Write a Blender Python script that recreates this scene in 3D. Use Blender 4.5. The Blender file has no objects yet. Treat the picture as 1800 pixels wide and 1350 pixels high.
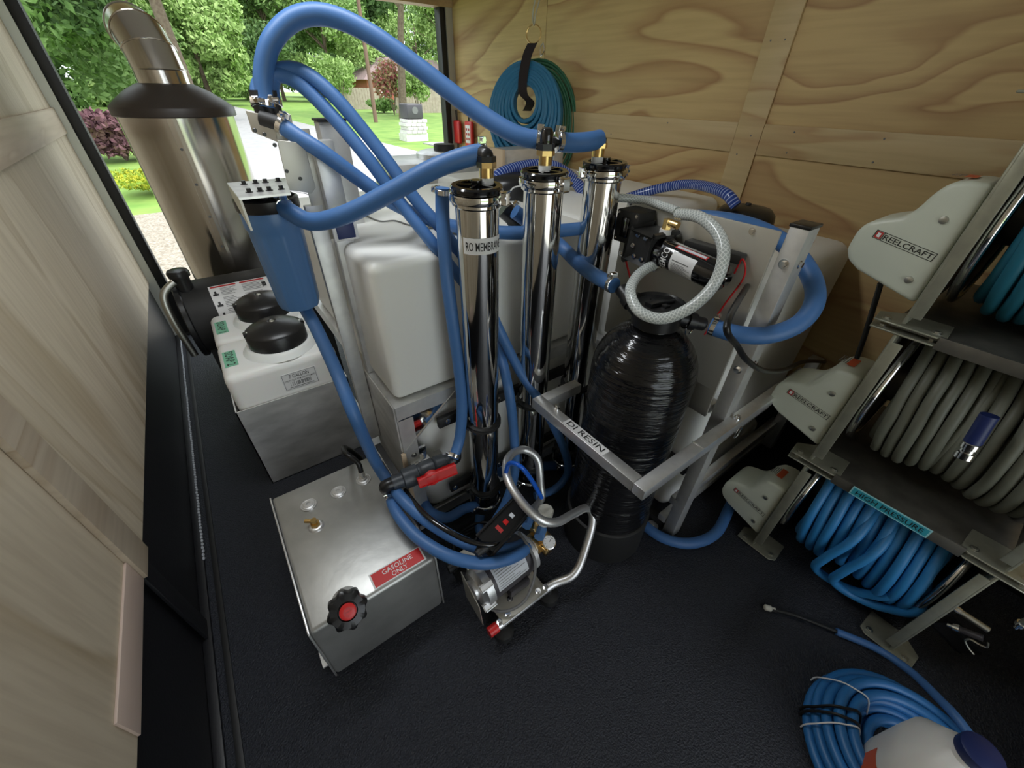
import bpy, bmesh, math, random
from mathutils import Vector, Matrix
random.seed(7)
V = Vector
S = bpy.context.scene
COL = S.collection
# ---------------------------------------------------------------- camera, light, exposure
F = 690.35; EYE = V((0, 0, 1.27))
RM = Matrix(((0.809085, -0.338971, 0.480084), (-0.587438, -0.490464, 0.643709), (0.017265, -0.802835, -0.595952)))
cd = bpy.data.cameras.new('camera'); cam = bpy.data.objects.new('camera', cd); COL.objects.link(cam)
cd.sensor_width = 36; cd.lens = F / 1800 * 36; cd.clip_start = .02; cd.clip_end = 400
m3 = Matrix([[RM[i][0], -RM[i][1], -RM[i][2]] for i in range(3)])
cam.matrix_world = Matrix.Translation(EYE) @ m3.to_4x4()
S.camera = cam
S.view_settings.view_transform = 'Standard'; S.view_settings.look = 'None'
S.view_settings.gamma = 1; S.view_settings.use_curve_mapping = False
S.view_settings.exposure = 0.66
w = bpy.data.worlds.new('sky'); S.world = w; w.use_nodes = True
w.node_tree.nodes['Background'].inputs[0].default_value = (.86, .93, 1, 1)
w.node_tree.nodes['Background'].inputs[1].default_value = 1.7
ld = bpy.data.lights.new('sun', 'SUN'); ld.energy = 1.5; ld.angle = math.radians(6); ld.color = (1, .96, .88)
so = bpy.data.objects.new('sun', ld); COL.objects.link(so)
so.rotation_euler = V((.35, -.55, .9)).to_track_quat('Z', 'Y').to_euler()
def lamp(name, loc, sx, sy, e, rot=(0, 0, 0), col=(1, .97, .92)):
    l = bpy.data.lights.new(name, 'AREA'); l.shape = 'RECTANGLE'; l.size = sx; l.size_y = sy; l.energy = e; l.color = col
    o = bpy.data.objects.new(name, l); COL.objects.link(o); o.location = loc; o.rotation_euler = rot; return o
FILL_XY = [(.12, 1.02)]
lamp('fill_light', (FILL_XY[0][0], FILL_XY[0][1], 1.925),   .8, .16, 6, col=(.93, .97, 1))  # unseen ceiling lamp, added to brighten the interior and the floor sheen

# ---------------------------------------------------------------- helpers
def ray(px, py):
    return RM @ V((px - 900, py - 675, F))
def P(px, py, x=None, y=None, z=None):
    d = ray(px, py)
    t = (z - EYE.z) / d.z if z is not None else (x / d.x if x is not None else y / d.y)
    return EYE + d * t
def depth(p): return (p - EYE).dot(V((RM[0][2], RM[1][2], RM[2][2])))
org = {}
TINY = {'rivet', 'weld_seam', 'bolt', 'clamp_bolt', 'screw_head', 'rail_bolt', 'plate_bolt', 'head_bolt', 'case_screw', 'panel_bolt', 'strut_bolt', 'flange_bolt', 'cover_screw', 'print_lines', 'pictogram', 'port_plug', 'vent', 'plate_hole', 'lettering', 'brand_lettering', 'red_band', 'keypad', 'lid_lug'}
def mat(name, col, rough=.5, metal=0., bump=None, var=None, **k):
    m = bpy.data.materials.new(name); m.use_nodes = True
    nt = m.node_tree; b = nt.nodes['Principled BSDF']
    b.inputs['Base Color'].default_value = (*col, 1); b.inputs['Roughness'].default_value = rough
    b.inputs['Metallic'].default_value = metal
    for a, v in k.items():
        b.inputs[a].default_value = v
    tc = nt.nodes.new('ShaderNodeTexCoord')
    if bump:
        mpb = nt.nodes.new('ShaderNodeMapping'); mpb.inputs['Scale'].default_value = bump[3] if len(bump) > 3 else (1, 1, 1)
        n = nt.nodes.new('ShaderNodeTexNoise'); n.inputs['Scale'].default_value = bump[0]; n.inputs['Detail'].default_value = 4
        bp = nt.nodes.new('ShaderNodeBump'); bp.inputs['Strength'].default_value = bump[1]; bp.inputs['Distance'].default_value = bump[2]
        nt.links.new(tc.outputs['Object'], mpb.inputs[0]); nt.links.new(mpb.outputs[0], n.inputs['Vector']); nt.links.new(n.outputs[0], bp.inputs['Height'])
        nt.links.new(bp.outputs[0], b.inputs['Normal'])
    if var:   # (colour2, scale, stretch, rough2)
        mp = nt.nodes.new('ShaderNodeMapping'); mp.inputs['Scale'].default_value = var[2]
        n = nt.nodes.new('ShaderNodeTexNoise'); n.inputs['Scale'].default_value = var[1]; n.inputs['Detail'].default_value = 5
        r = nt.nodes.new('ShaderNodeValToRGB'); r.color_ramp.elements[0].position = .35; r.color_ramp.elements[1].position = .65
        r.color_ramp.elements[0].color = (*col, 1); r.color_ramp.elements[1].color = (*var[0], 1)
        nt.links.new(tc.outputs['Object'], mp.inputs[0]); nt.links.new(mp.outputs[0], n.inputs['Vector'])
        nt.links.new(n.outputs[0], r.inputs[0]); nt.links.new(r.outputs[0], b.inputs['Base Color'])
        if len(var) > 3:
            mr = nt.nodes.new('ShaderNodeMapRange'); mr.inputs[3].default_value = rough; mr.inputs[4].default_value = var[3]
            nt.links.new(n.outputs[0], mr.inputs[0]); nt.links.new(mr.outputs[0], b.inputs['Roughness'])
    return m
def plywood(name, light, dark, seed, sc=(1, .35, 1.6), k=9, fib=(1, .05, 1)):
    m = bpy.data.materials.new(name); m.use_nodes = True; nt = m.node_tree; b = nt.nodes['Principled BSDF']
    b.inputs['Roughness'].default_value = .55
    N = nt.nodes.new; L = nt.links.new
    tc = N('ShaderNodeTexCoord'); mp = N('ShaderNodeMapping'); mp.inputs['Scale'].default_value = sc
    mp.inputs['Location'].default_value = (seed, seed * 1.7, seed * .6)
    L(tc.outputs['Object'], mp.inputs[0])
    n = N('ShaderNodeTexNoise'); n.inputs['Scale'].default_value = 1.5; n.inputs['Detail'].default_value = 2.6; n.inputs['Roughness'].default_value = .45; n.inputs['Distortion'].default_value = .7
    L(mp.outputs[0], n.inputs['Vector'])
    mu = N('ShaderNodeMath'); mu.operation = 'MULTIPLY'; mu.inputs[1].default_value = k; L(n.outputs[0], mu.inputs[0])
    fr = N('ShaderNodeMath'); fr.operation = 'FRACT'; L(mu.outputs[0], fr.inputs[0])
    r = N('ShaderNodeValToRGB'); e = r.color_ramp.elements
    e[0].position = 0; e[0].color = (*light, 1)
    e[1].position = 1; e[1].color = (*light, 1)
    a = e.new(.45); a.color = (*[light[i] * .8 + dark[i] * .2 for i in range(3)], 1)
    a = e.new(.80); a.color = (*[light[i]*.3+dark[i]*.7 for i in range(3)], 1)
    a = e.new(.88); a.color = (*dark, 1)
    a = e.new(.96); a.color = (*[light[i]*.85+dark[i]*.15 for i in range(3)], 1)
    L(fr.outputs[0], r.inputs[0])
    # broad patches and fine fibre
    n2 = N('ShaderNodeTexNoise'); n2.inputs['Scale'].default_value = 60; n2.inputs['Detail'].default_value = 3
    mp2 = N('ShaderNodeMapping'); mp2.inputs['Scale'].default_value = fib; L(tc.outputs['Object'], mp2.inputs[0]); L(mp2.outputs[0], n2.inputs['Vector'])
    mx = N('ShaderNodeMix'); mx.data_type = 'RGBA'; mx.blend_type = 'MULTIPLY'; mx.inputs[0].default_value = .35
    r2 = N('ShaderNodeValToRGB'); r2.color_ramp.elements[0].color = (.6, .55, .5, 1); r2.color_ramp.elements[1].color = (1.0, 1.0, 1.0, 1)
    r2.color_ramp.elements[0].position = .3; r2.color_ramp.elements[1].position = .6
    L(n2.outputs[0], r2.inputs[0]); L(r.outputs[0], mx.inputs[6]); L(r2.outputs[0], mx.inputs[7])
    n3 = N('ShaderNodeTexNoise'); n3.inputs['Scale'].default_value = 1.1; mp3 = N('ShaderNodeMapping'); mp3.inputs['Location'].default_value = (seed*3, 2, 5); L(mp.outputs[0], mp3.inputs[0]); L(mp3.outputs[0], n3.inputs['Vector'])
    mx2 = N('ShaderNodeMix'); mx2.data_type = 'RGBA'
    mr = N('ShaderNodeMapRange'); mr.inputs[1].default_value = .45; mr.inputs[2].default_value = .65; mr.inputs[4].default_value = .25
    L(n3.outputs[0], mr.inputs[0]); L(mr.outputs[0], mx2.inputs[0]); L(mx.outputs[2], mx2.inputs[6]); mx2.inputs[7].default_value = (*light, 1)
    L(mx2.outputs[2], b.inputs['Base Color'])
    return m
M = {}
M['ply'] = plywood('plywood_warm', (.59, .425, .195), (.37, .20, .085), 3.1, (1, .45, 1.7), 8)
M['ply2'] = plywood('plywood_warm_two', (.59, .42, .19), (.36, .195, .08), 8.4, (1, .4, 1.5), 10)
M['plyL'] = plywood('plywood_pale', (.63, .54, .41), (.49, .395, .27), 5.2, (1, 1.5, .45), 5, (1, 1, .08))
M['batten'] = plywood('batten_wood', (.58, .44, .23), (.45, .28, .13), 9.3, (1, .5, 3), 5)
M['battenL'] = plywood('batten_pale', (.62, .52, .40), (.47, .36, .25), 2.3, (1, .5, 3), 5)
M['pine'] = mat('pink_pine', (.60, .47, .40), .5, var=((.54, .41, .34), 14, (1, .1, 1)))
M['floor'] = mat('rubber_floor', (.010, .012, .018), .33, bump=(260, 1, .006), var=((.026, .029, .040), 230, (1, 1, 1), .42))
M['kick'] = mat('black_coating', (.010, .010, .012), .42, bump=(120, .2, .002))
M['seal'] = mat('black_seal', (.008, .008, .008), .5)
M['alu'] = mat('mill_aluminium', (.72, .72, .70), .36, .65, bump=(30, .12, .002), var=((.58, .58, .58), 18, (1, 1, 1), .5))
M['alud'] = mat('dull_aluminium', (.56, .56, .54), .42, .55, bump=(14, .25, .004), var=((.86, .85, .83), 6, (1, 1, 2.5), .28))
M['gas'] = mat('gas_tank_aluminium', (.36, .36, .345), .42, .7, bump=(14, .25, .004), var=((.50, .50, .48), 7, (1, 1, 1), .36))
M['alub'] = mat('bright_aluminium', (.84, .84, .84), .32, .85, var=((.72, .72, .72), 30, (1, 1, 1), .45))
M['frost'] = mat('plate_aluminium', (.55, .53, .47), .45, .7)
M['steel'] = mat('polished_stainless', (.66, .65, .62), .07, 1, bump=(25, .03, .002))
M['steelh'] = mat('heater_stainless', (.62, .58, .53), .17, 1)
M['chrome'] = mat('chrome', (.8, .8, .8), .12, 1)
M['galv'] = mat('galvanised', (.55, .55, .5), .4, 1)
M['reel'] = mat('reel_steel', (.19, .18, .155), .42, .6, var=((.12, .115, .10), 15, (1, 1, 1), .5))
M['reelp'] = mat('reel_upright', (.42, .42, .33), .42, .6, var=((.34, .34, .27), 25, (1, 1, 1), .5))
M['brass'] = mat('brass', (.75, .52, .22), .25, 1)
M['blk'] = mat('black_plastic', (.012, .012, .013), .32)
M['blkm'] = mat('black_matt', (.018, .018, .018), .55)
M['blkg'] = mat('black_gloss', (.006, .006, .007), .12, **{'Coat Weight': .6})
M['dkbrown'] = mat('dark_dome', (.045, .035, .03), .42)
M['wrap'] = mat('black_shrink_wrap', (.007, .007, .008), .13, bump=(7, .75, .012, (1, 1, 9)))
M['pvc'] = mat('grey_pvc', (.045, .052, .062), .38)
M['poly'] = mat('white_poly', (.82, .82, .78), .42, bump=(60, .05, .002), **{'Subsurface Weight': .15, 'Subsurface Radius': (.05, .05, .04), 'Subsurface Scale': .3})
M['polyw'] = mat('white_poly_cool', (.84, .83, .80), .4, **{'Subsurface Weight': .1, 'Subsurface Scale': .1})
M['cover'] = mat('cover_plastic', (.62, .65, .55), .38)
M['blue'] = mat('blue_hose', (.060, .165, .40), .46, bump=(160, .1, .001))
M['blueh'] = mat('reel_blue_hose', (.03, .215, .50), .45, bump=(160, .1, .001))
M['teal'] = mat('teal_hose', (.022, .165, .25), .42, bump=(160, .1, .001))
M['gray'] = mat('grey_hose', (.15, .155, .12), .5, bump=(160, .1, .001))
M['green'] = mat('green_hose', (.03, .13, .065), .45)
M['coilb'] = mat('coil_blue', (.025, .16, .42), .42)
M['airb'] = mat('hanging_blue', (.025, .17, .32), .4)
M['navy'] = mat('navy_plastic', (.012, .025, .12), .4)
M['housing'] = mat('blue_housing', (.09, .21, .45), .33)
M['bright'] = mat('bright_blue_tube', (.01, .12, .65), .3)
M['red'] = mat('red_plastic', (.62, .02, .02), .35)
M['redp'] = mat('red_print', (.50, .04, .04), .5)
M['orange'] = mat('orange_print', (.72, .13, .05), .5)
M['white'] = mat('white_vinyl', (.80, .80, .80), .4)
M['silverl'] = mat('silver_label', (.74, .77, .82), .4)
M['ink'] = mat('black_ink', (.01, .01, .01), .5)
M['inkg'] = mat('grey_ink', (.16, .16, .16), .5)
M['tape'] = mat('green_tape', (.20, .50, .33), .5)
M['cyan'] = mat('cyan_label', (.04, .35, .46), .4)
M['cyanl'] = mat('pale_cyan', (.35, .7, .75), .4)
M['motor'] = mat('grey_motor', (.07, .065, .075), .4, .2)
M['knob'] = mat('white_knob', (.72, .71, .64), .4)
M['wood'] = mat('raw_wood_edge', (.62, .48, .33), .6)
M['strap'] = mat('black_strap', (.014, .008, .009), .8)
M['clear'] = mat('braided_clear', (.62, .66, .64), .18, **{'Transmission Weight': .35, 'IOR': 1.4})
def braid(name, c1, c2, sc, kind='BANDS'):
    m = bpy.data.materials.new(name); m.use_nodes = True; nt = m.node_tree; b = nt.nodes['Principled BSDF']; N = nt.nodes.new; L = nt.links.new
    b.inputs['Roughness'].default_value = .2
    uv = N('ShaderNodeUVMap'); uv.uv_map = 'UVMap'
    sp = N('ShaderNodeSeparateXYZ'); L(uv.outputs[0], sp.inputs[0])
    def wave(su, sv):
        a = N('ShaderNodeMath'); a.operation = 'MULTIPLY'; a.inputs[1].default_value = su; L(sp.outputs[0], a.inputs[0])
        c = N('ShaderNodeMath'); c.operation = 'MULTIPLY_ADD'; c.inputs[1].default_value = sv; L(sp.outputs[1], c.inputs[0]); L(a.outputs[0], c.inputs[2])
        s = N('ShaderNodeMath'); s.operation = 'SINE'; L(c.outputs[0], s.inputs[0]); return s
    if kind == 'X':
        w1, w2 = wave(sc, 50.265), wave(sc, -50.265)
        mx = N('ShaderNodeMath'); mx.operation = 'MAXIMUM'; L(w1.outputs[0], mx.inputs[0]); L(w2.outputs[0], mx.inputs[1])
    else:
        mx = wave(sc, 0)
    r = N('ShaderNodeValToRGB'); r.color_ramp.elements[0].position = .55; r.color_ramp.elements[1].position = .8
    r.color_ramp.elements[0].color = (*c1, 1); r.color_ramp.elements[1].color = (*c2, 1)
    L(mx.outputs[0], r.inputs[0]); L(r.outputs[0], b.inputs['Base Color'])
    return m
M['braid'] = braid('braided_pvc', (.42, .46, .45), (.72, .75, .73), 700, 'X')
M['corr'] = braid('corrugated_blue', (.02, .05, .24), (.30, .38, .62), 620)

ANG = math.radians(38)
def fin(bm, mname):
    for e in bm.edges:
        if len(e.link_faces) == 2:
            e.smooth = e.calc_face_angle(0) < ANG
        else: e.smooth = False
    for f in bm.faces: f.smooth = True
def O(name, bm, m, parent=None, recalc=True, **props):
    if recalc: bmesh.ops.recalc_face_normals(bm, faces=bm.faces)
    fin(bm, name)
    me = bpy.data.meshes.new(name); bm.to_mesh(me); bm.free()
    me.materials.append(M[m] if isinstance(m, str) else m)
    o = bpy.data.objects.new(name, me); COL.objects.link(o)
    if parent is not None:
        me.transform(Matrix.Translation(-org[parent])); org[o] = org[parent]; o.parent = parent
    else:
        # put the origin at the thing's base
        xs = [v.co for v in me.vertices]; c = V((sum(v.x for v in xs) / len(xs), sum(v.y for v in xs) / len(xs), min(v.z for v in xs)))
        me.transform(Matrix.Translation(-c)); o.location = c; org[o] = c.copy()
    if parent is not None and name in TINY: o['kind'] = 'stuff'
    for k, v in props.items(): o[k] = v
    return o
def thing(name, loc, label, cat, group=None):
    o = bpy.data.objects.new(name, None); o.empty_display_size = .05; COL.objects.link(o); o.location = loc; org[o] = V(loc)
    o['label'] = label; o['category'] = cat
    if group: o['group'] = group
    return o
def tag(o, label, cat, group=None):
    o['label'] = label; o['category'] = cat
    if group: o['group'] = group
    return o
def B(): return bmesh.new()
def box(bm, lo, hi, bev=0, seg=2):
    lo, hi = V(lo), V(hi)
    for i in range(3):
        if lo[i] > hi[i]: lo[i], hi[i] = hi[i], lo[i]
    r = bmesh.ops.create_cube(bm, size=1); c = (lo + hi) / 2; s = hi - lo
    for v in r['verts']: v.co = V((v.co.x * s.x, v.co.y * s.y, v.co.z * s.z)) + c
    if bev:
        es = list({e for v in r['verts'] for e in v.link_edges})
        bmesh.ops.bevel(bm, geom=es, offset=bev, segments=seg, profile=.5, affect='EDGES')
    return bm
def obox(bm, c, ax, ay, s, bev=0, seg=2):
    """box centred c, local x along ax, y along ay, sizes s"""
    ax = V(ax).normalized(); az = ax.cross(V(ay)).normalized(); ay = az.cross(ax)
    r = bmesh.ops.create_cube(bm, size=1)
    for v in r['verts']: v.co = V(c) + ax * (v.co.x * s[0]) + ay * (v.co.y * s[1]) + az * (v.co.z * s[2])
    if bev:
        es = list({e for v in r['verts'] for e in v.link_edges})
        bmesh.ops.bevel(bm, geom=es, offset=bev, segments=seg, profile=.5, affect='EDGES')
    return bm
def bar(bm, p, q, w, h, up=(0, 0, 1), bev=0):
    p, q = V(p), V(q); d = q - p
    return obox(bm, (p + q) / 2, d, V(up).cross(d) if abs(V(up).cross(d).length) > 1e-5 else V((1, 0, 0)), (d.length, w, h), bev)
def frame(d, hint=(0, 0, 1)):
    d = V(d).normalized(); a = V(hint)
    if abs(a.dot(d)) > .95: a = V((1, 0, 0))
    u = a.cross(d).normalized(); return u, d.cross(u)
def lathe(bm, base, axis, prof, n=28, cap=True):
    d = V(axis).normalized(); u, v = frame(d); rings = []
    for r, h in prof:
        c = V(base) + d * h
        rings.append([bm.verts.new(c + (u * math.cos(2 * math.pi * i / n) + v * math.sin(2 * math.pi * i / n)) * r) for i in range(n)])
    for a, b in zip(rings, rings[1:]):
        for i in range(n): bm.faces.new((a[i], a[(i + 1) % n], b[(i + 1) % n], b[i]))
    if cap: bm.faces.new(rings[0][::-1]); bm.faces.new(rings[-1])
    return bm
def cyl(bm, p, q, r, r2=None, n=20):
    p, q = V(p), V(q); L = (q - p).length
    return lathe(bm, p, q - p, [(r, 0), (r if r2 is None else r2, L)], n)
def smooth(pts, sub=8, closed=False):
    pts = [V(p) for p in pts]; n = len(pts); out = []
    for i in range(n if closed else n - 1):
        g = lambda j: pts[j % n] if closed else pts[min(max(j, 0), n - 1)]
        p0, p1, p2, p3 = g(i - 1), g(i), g(i + 1), g(i + 2)
        for k in range(sub):
            t = k / sub
            out.append(.5 * ((2 * p1) + (p2 - p0) * t + (2 * p0 - 5 * p1 + 4 * p2 - p3) * t * t + (3 * p1 - p0 - 3 * p2 + p3) * t ** 3))
    if not closed: out.append(pts[-1])
    return out
def tube(bm, pts, r, n=12, sub=8, closed=False, uv=False, rf=None):
    c = smooth(pts, sub, closed) if sub else [V(p) for p in pts]
    N = len(c); T = []
    for i in range(N):
        a = c[(i - 1) % N] if closed or i > 0 else c[0]; b = c[(i + 1) % N] if closed or i < N - 1 else c[-1]
        T.append((b - a).normalized())
    u, _ = frame(T[0]); rings = []; Ls = [0]
    for i in range(N):
        u = (u - T[i] * u.dot(T[i])).normalized(); v = T[i].cross(u)
        rr = r if rf is None else rf(i / (N - 1))
        rings.append([bm.verts.new(c[i] + (u * math.cos(2 * math.pi * k / n) + v * math.sin(2 * math.pi * k / n)) * rr) for k in range(n)])
        if i: Ls.append(Ls[-1] + (c[i] - c[i - 1]).length)
    ul = (bm.loops.layers.uv.get('UVMap') or bm.loops.layers.uv.new('UVMap')) if uv else None
    for i in range(N if closed else N - 1):
        a, b = rings[i], rings[(i + 1) % N]
        for k in range(n):
            f = bm.faces.new((a[k], a[(k + 1) % n], b[(k + 1) % n], b[k]))
            if uv:
                for l, (x, y) in zip(f.loops, ((Ls[i], k / n), (Ls[i], (k + 1) / n), (Ls[(i + 1) % N], (k + 1) / n), (Ls[(i + 1) % N], k / n))): l[ul].uv = (x, y)
    if not closed: bm.faces.new(rings[0][::-1]); bm.faces.new(rings[-1])
    return bm
def prism(bm, poly, vec, bev=0, seg=3):
    a = [bm.verts.new(V(p)) for p in poly]; b = [bm.verts.new(V(p) + V(vec)) for p in poly]; n = len(a)
    fs = [bm.faces.new(a[::-1]), bm.faces.new(b)]
    for i in range(n): fs.append(bm.faces.new((a[i], a[(i + 1) % n], b[(i + 1) % n], b[i])))
    if bev:
        bmesh.ops.recalc_face_normals(bm, faces=fs)
        es = list({e for f in fs for e in f.edges})
        bmesh.ops.bevel(bm, geom=es, offset=bev, segments=seg, profile=.5, affect='EDGES')
    return bm
def angle(bm, p, q, d1, d2, w=.04, t=.005):
    """L-section from p to q with legs along d1 and d2"""
    d1, d2 = V(d1) , V(d2); p = V(p)
    prism(bm, [p, p + d1 * w, p + d1 * w + d2 * t, p + d1 * t + d2 * t, p + d1 * t + d2 * w, p + d2 * w], V(q) - p)
    return bm
_tc = {}
def textmesh(s):
    if s not in _tc:
        c = bpy.data.curves.new('t', 'FONT'); c.body = s; c.resolution_u = 2; c.offset = .006
        o = bpy.data.objects.new('t', c); COL.objects.link(o)
        me = bpy.data.meshes.new_from_object(o.evaluated_get(bpy.context.evaluated_depsgraph_get()))
        vs = [v.co.copy() for v in me.vertices]; fs = [list(p.vertices) for p in me.polygons]
        bpy.data.objects.remove(o); bpy.data.curves.remove(c); bpy.data.meshes.remove(me)
        x0 = min(v.x for v in vs); x1 = max(v.x for v in vs); y0 = min(v.y for v in vs); y1 = max(v.y for v in vs)
        vs = [((v.x - x0) / (x1 - x0), (v.y - y0) / (y1 - y0)) for v in vs]
        _tc[s] = (vs, fs)
    return _tc[s]
def text(bm, s, fn):
    vs, fs = textmesh(s); vv = [bm.verts.new(fn(*v)) for v in vs]
    for f in fs:
        try: bm.faces.new([vv[i] for i in f])
        except ValueError: pass
    return bm
def flat(o, ux, uy, n=None, e=.0006):
    """map unit square to plane: origin o, width vector ux, height vector uy, lifted along normal"""
    o, ux, uy = V(o), V(ux), V(uy); n = ux.cross(uy).normalized() if n is None else V(n)
    return lambda u, v: o + ux * u + uy * v + n * e
def patch(bm, fn, u0=0, v0=0, u1=1, v1=1, n=1):
    for i in range(n):
        a = u0 + (u1 - u0) * i / n; b = u0 + (u1 - u0) * (i + 1) / n
        bm.faces.new([bm.verts.new(fn(*q)) for q in ((a, v0), (b, v0), (b, v1), (a, v1))])
    return bm
def sub(fn, u0, v0, u1, v1): return lambda u, v: fn(u0 + (u1 - u0) * u, v0 + (v1 - v0) * v)
def slab(bm, o, ux, uy, t=.001):
    o, ux, uy = V(o), V(ux), V(uy); n = ux.cross(uy).normalized()
    return prism(bm, [o, o + ux, o + ux + uy, o + uy], n * t)
def hexbolt(bm, p, n, r=.006, h=.005):
    lathe(bm, p, n, [(r * 1.5, 0), (r * 1.5, h * .2)], 12); lathe(bm, V(p) + V(n).normalized() * h * .2, n, [(r, 0), (r, h)], 6); return bm
def clamp(name, p, d, r, parent, m='chrome', up=(0, 0, 1)):
    """worm-drive clamp"""
    bm = B(); d = V(d).normalized(); lathe(bm, V(p) - d * .006, d, [(r + .0005, 0), (r + .0018, .001), (r + .0018, .011), (r + .0005, .012)], 20)
    u = V(up); u = (u - d * u.dot(d)).normalized(); v = d.cross(u)
    obox(bm, V(p) + u * (r + .005), v, d, (.016, .012, .009), .001); cyl(bm, V(p) + u * (r + .006) + v * .006, V(p) + u * (r + .006) + v * .018, .004, n=8)
    return O(name, bm, m, parent)

# ================================================================ SETTING
XL, XR, YB, YF, ZC = -.41, 1.68, 3.0, -1.9, 1.97
def struct(name, bm, m, parent=None):
    o = O(name, bm, m, parent)
    if parent is None: o['kind'] = 'structure'
    return o
struct('floor', box(B(), (XL - .05, YF - .05, -.06), (XR + .05, YB + .02, 0)), 'floor')
struct('ceiling', box(B(), (XL - .06, YF - .05, ZC), (XR + .06, YB + .25, ZC + .05)), mat('white_ceiling', (.55, .55, .54), .5))
# right wall: plywood sheets above a black coated band, battens over the joints
wr = struct('wall_right', box(B(), (XR + .01, YF, 0), (XR + .06, YB + .02, ZC)), 'kick')
for a, b, mm in ((YF, .85, 'ply'), (.852, 2.03, 'ply2'), (2.033, YB, 'ply')):
    O('plywood_panel', box(B(), (XR, a, .365), (XR + .012, b, 1.15)), mm, wr)
    O('plywood_panel', box(B(), (XR, a, 1.153), (XR + .012, b, ZC - .001)), 'ply' if mm == 'ply2' else 'ply2', wr)
O('batten', box(B(), (XR - .009, .805, .365), (XR, .90, ZC - .001), .001), 'batten', wr)
O('batten', box(B(), (XR - .008, .901, 1.105), (XR, 2.02, 1.197), .001), 'batten', wr)
O('batten', box(B(), (XR - .008, -1.2, 1.105), (XR, .804, 1.197), .001), 'batten', wr)
# screws / knots
bm = B()
for y, z in ((.83, 1.42), (.875, 1.42), (.84, 1.16), (.87, 1.10), (.7, 1.18), (.7, 1.12), (.45, 1.18), (.45, 1.12), (1.2, 1.18), (1.5, 1.12), (.15, 1.18)):
    lathe(bm, (XR - .0092, y, z), (-1, 0, 0), [(.0028, 0), (.002, .0006)], 8)
O('screw_head', bm, 'inkg', wr, kind='stuff')
# left wall
wl = struct('wall_left', box(B(), (XL - .06, YF, 0), (XL - .012, YB + .02, ZC)), 'kick')
for a, b in ((YF, .9), (.902, YB - .03)):
    O('plywood_panel', box(B(), (XL - .012, a, .352), (XL, b, 1.13)), 'plyL', wl)
    O('plywood_panel', box(B(), (XL - .012, a, 1.132), (XL, b, ZC - .001)), 'plyL', wl)
O('batten', box(B(), (XL, .865, .352), (XL + .012, .955, ZC - .001), .001), 'battenL', wl)
O('batten', box(B(), (XL, .956, 1.082), (XL + .010, YB - .03, 1.18), .001), 'battenL', wl)
O('batten', box(B(), (XL, -1.2, 1.082), (XL + .010, .864, 1.18), .001), 'battenL', wl)
O('batten', box(B(), (XL, .525, .352), (XL + .005, .864, .425), .001), 'pine', wl)
bm = box(B(), (XL - .004, .87, .0), (XL + .004, .93, .352), .001)
O('kick_joint_strip', bm, 'kick', wl)
# floor edge trims on the left
struct('trim_1', box(B(), (XL - .012, YF, 0), (XL + .012, YB, .012), .003), 'kick')
struct('trim_2', box(B(), (XL + .03, YF, 0), (XL + .046, YB, .005), .001), 'seal')
bm = B()
for i in range(120):
    y = 1.15 + i * .0155; lathe(bm, (XL + .012 + random.uniform(-.001, .001), y, .011), (0, 1, 0), [(.003, 0), (.0045, .006), (.003, .012)], 6)
struct('trim_3', bm, mat('silicone_bead', (.45, .47, .5), .2))
# rear frame
struct('trim_4', box(B(), (XL - .02, YB - .03, 0), (XL + .035, YB + .03, 1.9)), mat('jamb_metal', (.60, .62, .56), .35, .3))
struct('trim_5', box(B(), (XL + .035, YB - .02, 0), (XL + .078, YB + .05, 1.9), .004), 'seal')
struct('trim_6', box(B(), (1.635, YB - .03, 0), (XR, YB + .03, 1.9)), mat('jamb_metal_two', (.50, .50, .45), .4, .3))
struct('trim_7', box(B(), (1.595, YB - .02, 0), (1.635, YB + .05, 1.9), .004), 'seal')
struct('trim_8', box(B(), (XL, YB - .04, 1.69), (XR, YB + .05, 1.97)), 'batten')
struct('trim_9', box(B(), (XL, YB - .04, -.02), (XR, YB + .06, .012), .002), 'seal')
# front wall (behind the camera) with the doorway the photographer stands in
wf = B(); box(wf, (XL, YF - .05, 0), (-.36, YF, ZC)); box(wf, (1.10, YF - .05, 0), (XR, YF, ZC)); box(wf, (-.36, YF - .05, 1.9), (1.10, YF, ZC))
struct('wall_front', wf, 'batten')
for i, (x, y) in enumerate(FILL_XY):
    t = thing('fill_fixture', (x, y, ZC - .04), 'added unseen fill lamp on the trailer ceiling above the tanks', 'light')
    O('fill_housing', box(B(), (x - .47, y - .06, ZC - .035), (x + .47, y + .06, ZC - .001), .004), 'white', t)

# ================================================================ OUTSIDE
G = -.5
def gmat(name, c1, c2, sc, c3=None, sc2=.3, rough=.9):
    m = mat(name, c1, rough, var=(c2, sc, (1, 1, 1)))
    return m
M['grass'] = gmat('lawn', (.15, .29, .045), (.25, .38, .075), 1.2)
M['road'] = gmat('pale_road', (.36, .35, .35), (.43, .42, .41), 3)
M['gravel'] = gmat('gravel', (.22, .18, .13), (.46, .41, .33), 38)
M['leafd'] = gmat('leaf_dark', (.07, .135, .045), (.17, .28, .09), 2.5)
M['leafm'] = gmat('leaf_mid', (.16, .28, .08), (.28, .42, .14), 1.5)
M['leafl'] = gmat('leaf_light', (.26, .40, .11), (.40, .54, .20), 1.5)
M['leafp'] = gmat('leaf_purple', (.11, .045, .06), (.22, .11, .12), 5)
M['leafk'] = gmat('blossom_pink', (.45, .08, .12), (.30, .32, .14), 4)
M['leafy'] = gmat('flower_yellow', (.55, .50, .03), (.22, .36, .05), 8)
M['bark'] = gmat('bark', (.13, .09, .065), (.20, .15, .11), 8)
M['brick'] = gmat('red_brick', (.32, .09, .06), (.40, .14, .09), 9)
M['roof'] = gmat('roof_shingle', (.25, .17, .16), (.34, .25, .24), 6)
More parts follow.
